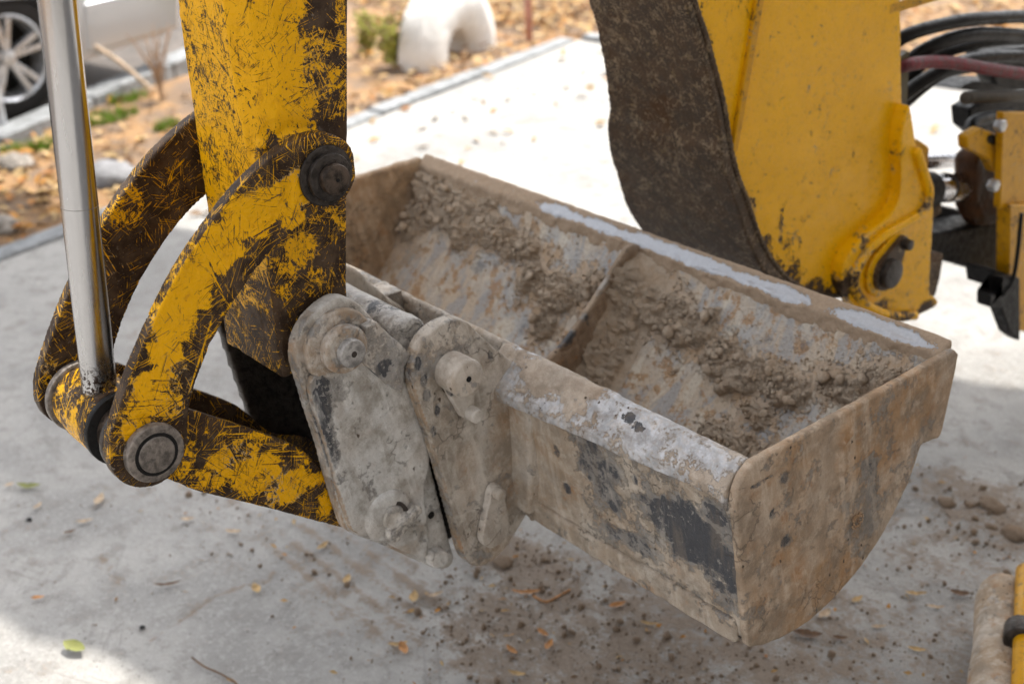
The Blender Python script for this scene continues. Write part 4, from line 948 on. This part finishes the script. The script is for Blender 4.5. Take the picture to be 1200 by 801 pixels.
# welded strip on the side and the top arm stub
a1, a2 = Bn(893, -40), Bn(856, 172)
bm = bmesh.new(); prism(bm, [(a1[1] - .010, a1[2]), (a1[1] + .014, a1[2]), (a2[1] + .012, a2[2] - .01), (a2[1] - .004, a2[2] - .012)], BX1 - .002, BX1 + .010); obj('weld_strip', bm, MAT['yellow_far'], digger, .003)
for (px, py) in ((1010, 60),):
    pass
a1 = Bn(1045, 12); a2 = Bn(1130, -14)
bm = bmesh.new(); prism(bm, [(a1[1] - .01, a1[2] + .012), (a1[1] - .01, a1[2] - .010), (a2[1], a2[2] - .012), (a2[1], a2[2] + .02)], -1.76, -1.70); obj('upper_bracket', bm, MAT['yellow_far'], digger, .004)
for k_, pix in enumerate(([(1136, 128), (1152, 118), (1230, 116), (1230, 150), (1150, 160), (1138, 150)], [(1150, 60), (1230, 52), (1230, 112), (1170, 100)], [(1100, 240), (1150, 252), (1150, 300), (1096, 296)])):
    q_ = [on(a, b, 'x', -1.86) for a, b in pix]; bm = bmesh.new(); prism(bm, [tuple(p[1:]) for p in q_], -1.92, -1.86); obj('valve_block', bm, MAT['black'], digger, .008)
# foot lug: thick rim, keeper and pin
lug = [Bn(px, py)[1:] for px, py in ((1052, 120), (1062, 180), (1078, 215), (1080, 260), (1076, 335), (1082, 343), (1086, 352), (1066, 364), (1048, 373), (1020, 368), (992, 356), (976, 335), (974, 312), (984, 290), (1005, 268), (1028, 250), (1040, 230), (1043, 200), (1042, 160))]
bm = bmesh.new(); prism(bm, catmull([tuple(p) for p in lug], 3), -1.705, -1.668)
def lug_fn(P, N):
    p = .86 - .75 * blobs(P, [(Bn(980, 330), (.1, .03, .06), 1), (Bn(1010, 362), (.1, .08, .03), 1), (Bn(1070, 360), (.1, .06, .03), 1), (Bn(1000, 280), (.1, .02, .02), .6)], .4, 151); return (fbm(P, 12, 2, 152) - .5) * .003, {'paint': p}
solid('boom_lug', bm, MAT['boom'], digger, .0045, lug_fn)
lc = [Bn(px, py)[1:] for px, py in ((1018, 312), (1036, 278))]
bm = bmesh.new(); prism(bm, hull2([(lc[0][0], lc[0][1], .062), (lc[1][0], lc[1][1], .036)]), -1.668, -1.657); solid('lug_doubler', bm, MAT['boom'], digger, .0045, lug_fn)
bm = bmesh.new(); prism(bm, hull2([(lc[0][0], lc[0][1], .044), (lc[1][0], lc[1][1], .018)]), -1.657, -1.645); obj('keeper_plate', bm, MAT['boomdark'], digger, .003)
bm = bmesh.new(); disc(bm, (-1.66, *lc[0]), (-1.628, *lc[0]), .035, .003); obj('boom_pin', bm, MAT['darkpin'], digger)
bm = bmesh.new(); disc(bm, (-1.65, *lc[1]), (-1.625, *lc[1]), .013, .002, 16); obj('bolt', bm, MAT['darkpin'], digger)
fl = [Bn(px, py) for px, py in ((1058, 172), (1066, 196), (1073, 222), (1066, 243), (1045, 257), (1017, 274), (995, 298), (985, 326), (998, 350), (1028, 364), (1058, 364))]
bm = bmesh.new(); tube(bm, [(-1.664, p[1], p[2]) for p in catmull(fl, 6, False)], .0125, 10)
def fl_fn(P, N): return (fbm(P, 50, 3, 155) - .5) * .002, {'paint': .95 - .6 * blobs(P, [((-1.66, *Bn(990, 320)[1:]), .07, 1), ((-1.66, *Bn(1040, 366)[1:]), .06, 1), ((-1.66, *Bn(1066, 235)[1:]), .03, .7)], .6, 156, 30)}
solid('lug_flange', bm, MAT['boom'], digger, .004, fl_fn)
hk = [Bn(px, py)[1:] for px, py in ((1072, 290), (1102, 296), (1098, 322), (1092, 345), (1082, 354), (1062, 374), (1030, 371), (1046, 352), (1070, 338))]
bm = bmesh.new(); prism(bm, [tuple(p) for p in hk], -1.82, -1.69); obj('lug_hook', bm, MAT['boomdark'], digger, .004)
# swing post seen beyond
K = lambda px, py, x=-1.78: on(px, py, 'x', x)
def kprism(name, pix, x0, x1, mat, bev=.004, xr=None):
    xr = x1 if xr is None else x1
    bm = bmesh.new(); prism(bm, [tuple(K(a, b, xr)[1:]) for a, b in pix], x0, x1); return obj(name, bm, mat, digger, bev)
kprism('post_plate', [(1050, 70), (1066, 60), (1062, 150), (1052, 152)], -1.80, -1.74, MAT['olive'], .003, -1.74)
kprism('knuckle', [(1052, 160), (1078, 164), (1090, 172), (1088, 200), (1052, 208)], -1.86, -1.76, MAT['yellow_far'], .008)
kprism('knuckle', [(1052, 250), (1080, 236), (1104, 236), (1104, 250), (1052, 286)], -1.88, -1.76, MAT['boomdark'], .006)
p0, p1 = K(1058, 224), K(1090, 222)
bm = bmesh.new(); disc(bm, p0, p1, .046, .004, 28); obj('gland', bm, MAT['black'], digger)
p2 = K(1150, 217); bm = bmesh.new(); disc(bm, p1, p2, .037, .003, 32); obj('swing_rod', bm, MAT['chrome'], digger)
p3 = K(1106, 220); p4 = K(1109, 220); bm = bmesh.new(); disc(bm, p3, p4, .0385, .001, 32); obj('swing_rod_ring', bm, MAT['darkpin'], digger)
q0, q1 = K(1080, 190, -1.95), K(1150, 186, -1.95); bm = bmesh.new(); disc(bm, q0, q1, .022, .002, 24); obj('swing_rod', bm, MAT['chrome'], digger)
kprism('swing_base', [(1052, 262), (1070, 275), (1105, 272), (1150, 262), (1190, 262), (1190, 330), (1170, 325), (1100, 304), (1060, 306)], -1.86, -1.76, MAT['black'], .01)
kprism('barrel_housing', [(1142, 186), (1156, 172), (1210, 172), (1210, 268), (1150, 266), (1142, 250)], -1.80, -1.735, plain('rust_brown_housing', (.06, .026, .010), .5, 0, .5, 24, .002), .02)
kprism('swing_casting', [(1133, 160), (1150, 150), (1178, 160), (1178, 205), (1166, 202), (1158, 186), (1134, 175)], -1.72, -1.69, MAT['yellow_far'], .008)
kprism('mast_plate', [(1176, 132), (1215, 132), (1215, 245), (1172, 245)], -1.685, -1.665, MAT['yellow_far'], .003, -1.70)
kprism('mast', [(1184, 240), (1260, 240), (1260, 400), (1182, 385)], -1.69, -1.65, MAT['yellow_far'], .004, -1.70)
kprism('bracket_block', [(1160, 345), (1176, 345), (1176, 325), (1196, 325), (1196, 400), (1185, 392), (1174, 362), (1160, 360)], -1.66, -1.62, MAT['black'], .006, -1.70)
kprism('side_bracket', [(1166, 318), (1182, 320), (1184, 340), (1168, 338)], -1.75, -1.66, MAT['black'], .004, -1.70)
for px, py in ((1176, 148), (1168, 218)):
    p = K(px, py, -1.65); bm = bmesh.new(); disc(bm, (-1.67, p[1], p[2]), (-1.648, p[1], p[2]), .016, .002, 6); obj('bolt', bm, MAT['bolt'], digger)
def hose(name, pix, xs, r, mat, n=10, rid=None, seg=8):
    cp = [K(px, py, x) for (px, py), x in zip(pix, xs)]
    pts = catmull(cp, seg, False); bm = bmesh.new(); tube(bm, pts, r, n, rid); return obj(name, bm, mat, digger, ang=None if not rid else 80)
hose('hydraulic_hose', [(1040, 58), (1062, 42), (1100, 30), (1150, 22), (1230, 20), (1300, 30)], [-1.82, -1.80, -1.78, -1.76, -1.75, -1.75], .0165, MAT['rubber'], 14)
hose('hydraulic_hose', [(1040, 96), (1056, 80), (1085, 58), (1125, 43), (1170, 40), (1260, 48)], [-1.84, -1.82, -1.79, -1.77, -1.76, -1.75], .0175, MAT['rubber'], 14)
hose('hydraulic_hose', [(1035, 125), (1050, 105), (1085, 72), (1125, 55), (1180, 46), (1260, 45)], [-1.91, -1.90, -1.87, -1.85, -1.84, -1.84], .0175, MAT['rubber'], 14)
hose('hydraulic_hose', [(1035, 135), (1055, 115), (1090, 90), (1130, 72), (1180, 66), (1260, 70)], [-1.85, -1.84, -1.82, -1.80, -1.80, -1.80], .0175, MAT['rubber'], 14)
hose('hydraulic_hose', [(1035, 150), (1050, 128), (1085, 97), (1110, 82), (1150, 75)], [-1.89, -1.88, -1.86, -1.84, -1.84], .020, MAT['rubber'], 14)
hose('wrapped_hose', [(1040, 82), (1060, 77), (1085, 73), (1120, 74), (1165, 82), (1240, 92)], [-1.76, -1.74, -1.74, -1.74, -1.74, -1.74], .0155, MAT['redhose'], 14)
grey_h = plain('grey_brown_conduit', (.085, .075, .062), .6, 0, .3, 50)
hose('conduit', [(1130, 115), (1150, 114), (1180, 113), (1230, 112)], [-1.74] * 4, .0135, grey_h, 12, .10, 22)
hose('conduit', [(1180, 166), (1160, 163), (1142, 155), (1140, 145), (1158, 138), (1185, 134)], [-1.72, -1.70, -1.72, -1.76, -1.80, -1.82], .016, MAT['rubber'], 12, .10, 14)
hose('thin_hose', [(1197, 250), (1192, 300), (1186, 330), (1175, 345)], [-1.62] * 4, .006, MAT['rubber'], 8)
kprism('hose_cap', [(1120, 104), (1140, 95), (1200, 96), (1200, 106), (1150, 108)], -2.1, -2.0, MAT['black'], .004)

# ================================================================ CAR
cdv = np.array([-.18, .984]); cnv = np.array([-.984, -.18])         # along the car (towards its tail), and into the car
CP0 = np.array([-6.80, 2.40])
def carM(s, w, z): q = CP0 + cdv * s + cnv * w; return (q[0], q[1], z)
car_m = NT('silver_car_paint'); car_paint = car_m.done((.50, .52, .55), .25, .35, None, .5, Coat_Weight=.8)
car = thing('parked_car', 'silver white car parked on the road with a spoked alloy wheel', 'car', (*(CP0 + cnv * .85 - cdv * 1.0), 0))
def car_prism(name, outline, w0, w1, mat, bev=.03, parent=None):
    bm = bmesh.new(); a = [bm.verts.new(carM(s, w0, z)) for s, z in outline]; b = [bm.verts.new(carM(s, w1, z)) for s, z in outline]
    f1 = bm.faces.new(a); f2 = bm.faces.new(b[::-1]); n = len(a)
    for i in range(n): bm.faces.new((a[i], a[(i + 1) % n], b[(i + 1) % n], b[i]))
    bmesh.ops.triangulate(bm, faces=[f1, f2]); return obj(name, bm, mat, parent or car, bev)
def arch(c, r, n=12): return [(c + r * math.cos(math.pi * (n - k) / n) * 1, .30 + r * math.sin(math.pi * k / n)) for k in range(n + 1)]
W1, W2 = 0.0, -2.6
body = [(-3.45, .30), (-3.4, .22), (W2 - .37, .22)] + [(W2 + .36 * math.cos(t), .28 + .36 * math.sin(t)) for t in np.linspace(math.pi, 0, 14)] + [(W2 + .37, .20), (W1 - .37, .20)] + \
       [(W1 + .36 * math.cos(t), .28 + .36 * math.sin(t)) for t in np.linspace(math.pi, 0, 14)] + [(W1 + .37, .20), (.95, .24), (1.02, .32), (1.04, .55), (1.0, .85), (.9, .98), (.4, 1.0), (-2.3, .95), (-3.2, .78), (-3.45, .55)]
car_prism('body', body, 0, 1.68, car_paint, .04)
car_prism('cabin', [(.55, .98), (.1, 1.36), (-.9, 1.43), (-1.7, 1.30), (-2.3, .94)], .14, 1.54, plain('dark_car_glass', (.02, .025, .03), .1, 0, .1), .03)
car_prism('sill', [(W2 + .40, .17), (W1 - .40, .17), (W1 - .40, .225), (W2 + .40, .225)], -.008, .05, plain('grey_sill', (.25, .26, .27), .5), .01)
car_prism('bumper', [(.42, .23), (1.05, .25), (1.08, .45), (1.05, .50), (.45, .50)], -.012, 1.69, car_paint, .03)
tyre_m = plain('tyre_rubber', (.022, .021, .021), .75, 0, .3, 40, .002); alloy = plain('alloy_rim', (.55, .56, .58), .3, .6, .1, 20); dk = MAT['black']
def wheel(s):
    c = Vector(carM(s, .03, .305)); ax = Vector((*(-cnv), 0)); c0 = c - ax * .19
    bm = bmesh.new(); lathe(bm, c0, c, [(.0, .20), (.0, .27), (.02, .298), (.05, .305), (.17, .305), (.195, .298), (.21, .27), (.205, .222), (.19, .215), (.03, .215)], 48); t = obj('wheel', bm, tyre_m, car)
    bm = bmesh.new(); lathe(bm, c0, c, [(.185, .218), (.203, .222), (.206, .214), (.196, .203), (.14, .196), (.03, .19)], 48); obj('rim', bm, alloy, t)
    bm = bmesh.new(); lathe(bm, c0, c, [(.09, 0), (.09, .20)], 32); obj('brake_disc', bm, dk, t)
    M, _ = frame_for(c0, c); M = Matrix.Translation(c0) @ M
    for k in range(5):
        for off in (-.17, .17):
            bm = bmesh.new(); R2 = M @ Matrix.Rotation(k * 2 * math.pi / 5 + off + .3, 4, 'Z'); a_ = [(.03, -.014, .185), (.03, .014, .185), (.20, .016, .198), (.20, -.016, .198)]
            top = [bm.verts.new(R2 @ Vector(p)) for p in a_]; bot = [bm.verts.new(R2 @ Vector((p[0], p[1], p[2] - .04))) for p in a_]
            bm.faces.new(top); bm.faces.new(bot[::-1])
            for i in range(4): bm.faces.new((top[i], top[(i + 1) % 4], bot[(i + 1) % 4], bot[i]))
            obj('spoke', bm, alloy, t, .004)
    bm = bmesh.new(); disc(bm, c0 + ax * .14, c0 + ax * .20, .04, .006, 20); obj('hub_cap', bm, alloy, t)
wheel(W1); wheel(W2)

# ================================================================ painted half tyre, posts, stones, weeds
white_m = plain('white_wash', (.78, .77, .75), .85, 0, .08, 9, .004)
pa, pb = groundpt(486, 80), groundpt(560, 47); pa, pb = np.array(pa), np.array(pb); mc = (pa + pb) / 2; ad = _n(pb - pa); ax_ = np.array([ad[1], -ad[0], 0])
bm = bmesh.new(); c = Vector(mc) + Vector((0, 0, .02))
lathe(bm, c - Vector(ax_) * .10, c + Vector(ax_) * .10, [(0, .15), (-.03, .26), (-.01, .36), (.04, .42), (.17, .42), (.22, .36), (.24, .26), (.2, .15), (.17, .125), (.03, .125), (0, .15)], 56)
ty_o = obj('half_buried_tyre', bm, white_m, None, loc=(mc[0], mc[1], 0)); tag(ty_o, 'whitewashed old tyre half buried upright in the leafy ground as a border', 'tyre')
p = groundpt(620, 40); bm = bmesh.new(); disc(bm, (p[0], p[1], -.05), (p[0], p[1], 1.1), .022, .002, 12); tag(obj('metal_post', bm, plain('faded_red_post', (.45, .22, .17), .6), None, loc=(p[0], p[1], 0)), 'thin faded red post standing in the leaves behind the white tyre', 'post')
p = groundpt(4, 158); bm = bmesh.new(); disc(bm, (p[0], p[1], -.05), (p[0], p[1], .9), .028, .002, 12); tag(obj('metal_post', bm, plain('pale_grey_post', (.55, .57, .6), .6), None, loc=(p[0], p[1], 0)), 'pale grey post standing at the left in front of the car wheel', 'post')
stone_m = plain('dusty_stone', (.30, .27, .24), .9, 0, .3, 18, .01)
def stone(px, py, r, lab, m=stone_m):
    q = groundpt(px, py); v, f = clod_mesh(int(px) + 3, 3); me = bpy.data.meshes.new('m'); me.from_pydata((v * [r * 1.2, r, r * .7] + np.array([q[0], q[1], r * .2])).tolist(), [], f); me.update()
    tag(from_mesh('stone', me, m, None, (q[0], q[1], 0)), lab, 'stone')
stone(18, 195, .085, 'rounded brown stone at the left edge, below the pale post'); stone(2, 268, .07, 'dusty stone at the far left beside the pavement kerb')
stone(128, 213, .11, 'flat grey stone lying right behind the piston rod', plain('pale_flat_stone', (.22, .22, .23), .9, 0, .2, 14, .006)); stone(150, 232, .025, 'small dark stone beside the flat grey stone', plain('dark_pebble', (.04, .04, .045), .7))
weed_m = plain('dry_weed_stem', (.42, .30, .21), .8); weed_g = plain('yellow_green_leaf', (.30, .30, .06), .7, 0, .4)
def weed(px, py, n, h, lab, leafy=0, spread=.5):
    q = groundpt(px, py); root = thing('dry_weed', lab, 'plant', (q[0], q[1], 0)); bm = bmesh.new(); rl = random.Random(px)
    lbm = bmesh.new()
    for i in range(n):
        a = rl.uniform(0, 6.28); t = rl.uniform(.0, spread); hh = h * rl.uniform(.5, 1)
        pts = [Vector((q[0], q[1], -.01)) + Vector((math.cos(a) * t * hh * k * k, math.sin(a) * t * hh * k * k, hh * k)) + Vector((rl.uniform(-1, 1), rl.uniform(-1, 1), 0)) * .01 for k in (0, .35, .7, 1)]
        tube(bm, pts, lambda i: .004 * (1 - i * .25) + .001, 5)
        for j in range(leafy):
            k = rl.uniform(.2, 1); c = pts[0].lerp(pts[3], k) + Vector((rl.uniform(-1, 1), rl.uniform(-1, 1), rl.uniform(-1, 1))) * .04; u = Vector((rl.uniform(-1, 1), rl.uniform(-1, 1), rl.uniform(-.4, .6))).normalized() * .028
            v = u.orthogonal().normalized() * .013; lbm.faces.new([lbm.verts.new(x) for x in (c - u, c - v, c + u, c + v)])
    obj('stem', bm, weed_m, root)
    if leafy: tag(obj('foliage', lbm, weed_g, root, smooth=False), kind='stuff')
    else: lbm.free()
weed(190, 118, 26, .42, 'upright tuft of dry brown weeds left of the yellow dipper arm', 0, .4)
weed(462, 78, 22, .34, 'yellow green leafy weed growing against the white tyre', 14, .6)
weed(432, 62, 14, .26, 'pale half dry weed left of the yellow green one', 10, .6)
bm = bmesh.new(); a = on(108, 52, 'z', .28); b = on(176, 104, 'z', .02); tube(bm, catmull([a, (np.array(a) + b) / 2 + [0, 0, .02], b], 6, False), .012, 8)
tag(obj('dry_branch', bm, plain('pale_dry_wood', (.55, .43, .32), .8), None, loc=tuple(b)), 'pale dry branch leaning over the road kerb beside the car', 'branch')
def blades(name, centers, label, col, n=90, h=.06, r=.09):
    V, F = [], []
    for (px, py, k_) in centers:
        q = groundpt(px, py)
        for i in range(int(n * k_)):
            a = random.uniform(0, 6.28); d = r * k_ * math.sqrt(random.random()); c = Vector((q[0] + d * math.cos(a) * .7, q[1] + d * math.sin(a) * 1.6, -.005)); t = random.uniform(0, 6.28); w = Vector((math.cos(t), math.sin(t), 0)) * .004
            hh = h * random.uniform(.5, 1.2); tip = c + Vector((random.uniform(-.4, .4) * hh, random.uniform(-.4, .4) * hh, hh)); k = len(V); V += [c - w, c + w, tip]; F.append((k, k + 1, k + 2))
    me = bpy.data.meshes.new('m'); me.from_pydata([tuple(v) for v in V], [], F); me.update(); tag(from_mesh(name, me, plain('grass_blade', col, .6), smooth=False), label, 'grass', None, 'stuff')
blades('grass', [(125, 140, 1.2), (60, 172, .8), (22, 178, .6), (150, 118, .8), (195, 150, .5)], 'short green grass along the road kerb', (.16, .28, .03), 260)
# bottom right: muddy round timber and yellow bar
def beam_fn(P, N): return (fbm(P, 10, 3, 201) - .5) * .012 + (fbm(P, 50, 3, 202) - .5) * .004, {'mud': .8 + 0 * P[:, 0], 'tint': .75 + .5 * (fbm(P, 7, 3, 203) - .5), 'dark': 0 * P[:, 0], 'pale': 0 * P[:, 0]}
e0 = on(1176, 690, 'z', .09); e1 = on(1168, 830, 'z', .09)
bm = bmesh.new(); lathe(bm, e0, e1, [(0, 0), (0, .035), (.012, .050), (.04, .055), (.6, .058), (.6, 0)], 24)
o = solid('wooden_post', bm, MAT['mud'], None, .006, beam_fn, (e0[0], e0[1], 0)); tag(o, 'clay smeared round timber lying in the bottom right corner', 'timber')
e0 = on(1203, 668, 'z', .16); e1 = on(1198, 840, 'z', .16)
bar = thing('steel_bar', 'yellow painted steel bar at the right edge beside the muddy timber', 'bar', (e0[0], e0[1], 0))
bm = bmesh.new(); disc(bm, e0, e1, .022, .003, 20); obj('bar', bm, MAT['yellow_far'], bar)
e2 = on(1197, 735, 'z', .16); e3 = on(1196, 752, 'z', .16); bm = bmesh.new(); disc(bm, e2, e3, .034, .004, 20); obj('clamp', bm, MAT['darkpin'], bar)
bm = bmesh.new(); disc(bm, (e0[0], e0[1], 0), (e0[0], e0[1], .15), .018, .002, 12); obj('foot', bm, MAT['darkpin'], bar)

# ================================================================ leaves, twigs and crumbs on the shaded concrete
def leaf(px, py, Lpx, ang, col, lab, wid=.36, curl=.55, group=None, cat='leaf'):
    q = groundpt(px, py); q2 = groundpt(px + Lpx * math.cos(math.radians(ang)), py - Lpx * math.sin(math.radians(ang)))
    L = np.linalg.norm(q2 - q); d = (q2 - q) / L; a = math.atan2(d[1], d[0]); bm = bmesh.new(); rl = random.Random(px * 7 + py); n = 9; rows = []
    for i in range(n):
        t = i / (n - 1); w = L * wid * .5 * (math.sin(math.pi * t) ** .8) * (1.15 - .3 * t) + .0006; zc_ = .004 + L * curl * .5 * (t - .5) ** 2 * 2 + rl.uniform(0, .001)
        rows.append([bm.verts.new(Vector((L * (t - .5), s * w, zc_ + abs(s) * w * rl.uniform(.2, .6)))) for s in (-1, -.5, 0, .5, 1)])
    for A, B in zip(rows[:-1], rows[1:]):
        for i in range(4): bm.faces.new((A[i], A[i + 1], B[i + 1], B[i]))
    bmesh.ops.transform(bm, matrix=Matrix.Translation(((q[0] + q2[0]) / 2, (q[1] + q2[1]) / 2, .003)) @ Matrix.Rotation(a, 4, 'Z'), verts=bm.verts)
    o = obj('fallen_leaf', bm, col, None, loc=((q[0] + q2[0]) / 2, (q[1] + q2[1]) / 2, 0), ang=None); tag(o, lab, cat, group); return o
g1 = plain('pale_green_leaf', (.20, .21, .07), .6, 0, .15, 60); g2 = plain('pale_tan_leaf', (.44, .34, .24), .75, 0, .3, 70); g3 = plain('orange_brown_leaf', (.40, .20, .08), .7, 0, .35, 70); g4 = plain('dark_brown_leaf', (.13, .08, .05), .7, 0, .3, 70); g5 = plain('yellow_tan_leaf', (.42, .29, .14), .7, 0, .3, 70)
GL = 'small leaves lying on the concrete'
leaf(76, 757, 27, -22, g1, 'pale green leaf on the sunlit edge at the bottom left', .5)
leaf(20, 572, 30, -2, g1, 'long pale green leaf at the left, below the rod pin', .28); leaf(6, 573, 12, 20, g2, 'small tan leaf touching the long pale green leaf', .5)
leaf(113, 596, 16, 60, g2, 'pale tan leaf standing on edge below the link pin', .4); leaf(90, 615, 20, 8, g2, 'narrow tan leaf between the long green leaf and the pin', .3)
leaf(75, 628, 16, 14, g4, 'thin brown leaf just under the narrow tan leaf', .3); leaf(212, 612, 17, 5, g2, 'curled tan leaf below the round link pin', .4); leaf(264, 625, 20, -5, g2, 'bent tan leaf under the yellow lower link', .3)
leaf(372, 648, 16, 38, g5, 'pale leaf to the left below the coupler', .35); leaf(298, 688, 12, -60, g5, 'small tan leaf at the end of the crack in the concrete', .5); leaf(180, 690, 35, 8, g4, 'dark curled twig like leaf on the bare concrete', .14)
leaf(37, 704, 16, 5, g3, 'small orange leaf near the sunlit corner', .4)
leaf(404, 687, 12, 60, g5, 'upright pale leaf below the coupler tip', .45); leaf(484, 710, 14, 80, g5, 'tan leaf standing below the ear', .45); leaf(502, 703, 19, 20, g2, 'light brown leaf right of the standing tan leaf', .3)
leaf(455, 759, 24, 6, g5, 'flat straw leaf near the bottom centre', .25); leaf(470, 756, 16, -65, g3, 'orange leaf crossing the flat straw leaf', .4); leaf(600, 697, 34, 0, g3, 'long brown leaf under the hanging bucket', .2)
leaf(630, 740, 16, -35, g3, 'orange leaf in the dirt below the bucket', .35); leaf(713, 715, 22, 15, g3, 'curled orange leaf in front of the bucket corner', .35); leaf(750, 732, 22, -8, g5, 'straw leaf right of the curled orange leaf', .2); leaf(595, 790, 22, -12, g5, 'straw leaf at the bottom edge', .3)
leaf(594, 760, 16, -40, g3, 'orange leaf above the straw leaf at the bottom edge', .35); leaf(640, 765, 14, 60, g3, 'upright orange leaf in the loose dirt', .4)
leaf(1060, 698, 26, -3, g5, 'straw coloured leaf right of the bucket end', .25); leaf(1112, 697, 26, -8, g4, 'dark curled leaf near the timber', .45); leaf(1085, 713, 22, -6, g2, 'tan leaf below the dark curled leaf', .25)
leaf(928, 745, 36, -6, g4, 'dark brown leaf beside the bucket bottom corner', .38); leaf(975, 750, 18, -4, g4, 'small dark leaf right of the dark brown leaf', .4); leaf(998, 709, 14, 30, g5, 'pale leaf below the bucket curve', .4); leaf(1020, 738, 18, 4, g2, 'thin tan leaf low on the right', .3)
leaf(1063, 762, 22, -10, g5, 'narrow yellowish leaf left of the timber', .28); leaf(960, 728, 16, 40, g2, 'pale leaf close under the end plate', .5)
leaf(40, 600, 12, 40, g2, 'tiny tan leaf at the left below the long green leaf', .4)
bm = bmesh.new(); pts = [groundpt(*p) + [0, 0, .006] for p in ((225, 772), (240, 783), (256, 790), (275, 801), (285, 812))]; tube(bm, catmull(pts, 4, False), .0022, 6); tag(obj('twig', bm, g4, None, loc=tuple(pts[2])), 'thin brown twig at the bottom left of the concrete', 'twig')
bm = bmesh.new(); pts = [groundpt(*p) + [0, 0, .006] for p in ((625, 700), (640, 707), (655, 700), (668, 693))]; tube(bm, catmull(pts, 4, False), .0028, 6); tag(obj('twig', bm, g3, None, loc=tuple(pts[2])), 'bent brown twig in the dirt under the bucket', 'twig')
def smp_near():
    c, rd_, st_ = random.choice(dirt_spots); a = random.uniform(0, 6.28); d = math.sqrt(random.random()) * 1.5
    if random.random() < .25: return (random.uniform(-3.2, -1.0), random.uniform(.9, 2.8), 0)
    return (c[0] + rd_[0] * d * math.cos(a), c[1] + rd_[1] * d * math.sin(a), 0)
leaf_scatter('leaf_litter', 210, smp_near, .004, .013, .002, 'tiny dry leaf scraps scattered over the dirt below the bucket')
# loose crumbs in the dirt patches
rr = random.Random(21); pts = []
for (c, r, s) in dirt_spots:
    for i in range(int(800 * s * r[0] / .3)):
        a = rr.uniform(0, 6.28); d = math.sqrt(rr.random()) * 1.25; sz = min(.0006 + rr.expovariate(1 / .0010) * (1 + 2.5 * (rr.random() < .05)), .009); pts.append(((c[0] + r[0] * d * math.cos(a), c[1] + r[1] * d * math.sin(a), sz * .3 + s * .006), sz))
for i in range(420): pts.append(((rr.uniform(-3.4, -.9), rr.uniform(.8, 3.0), 0.001), rr.uniform(.001, .003)))
clods('dirt_crumbs', pts, MAT['dirt'], 'loose dirt crumbs spilled on the concrete below the bucket')
for (px, py, r, lab) in ((1110, 590, .018, 'brown clod lying right of the bucket notch'), (1163, 595, .026, 'largest brown clod on the concrete at the right'), (1190, 628, .03, 'flat dark clod at the right edge'), (1135, 592, .011, 'small clod between two larger brown clods'), (1162, 618, .012, 'small clod below the largest brown clod'),
                         (590, 660, .02, 'damp dark clod under the bucket ear'), (34, 609, .007, 'small black pebble at the left'), (167, 735, .006, 'black crumb on the bare concrete')):
    q = groundpt(px, py); v, f = clod_mesh(int(px * 3 + py), 3); me = bpy.data.meshes.new('m'); me.from_pydata((v * [r * 1.3, r, r * .7] + np.array([q[0], q[1], r * .25])).tolist(), [], f); me.update()
    tag(from_mesh('clod', me, MAT['dirt'] if r > .008 else MAT['black'], None, (q[0], q[1], 0)), lab, 'clod')
for o in list(bpy.data.objects):
    if o.type == 'MESH' and o.parent is None and 'category' not in o and 'kind' not in o: o['kind'] = 'structure'
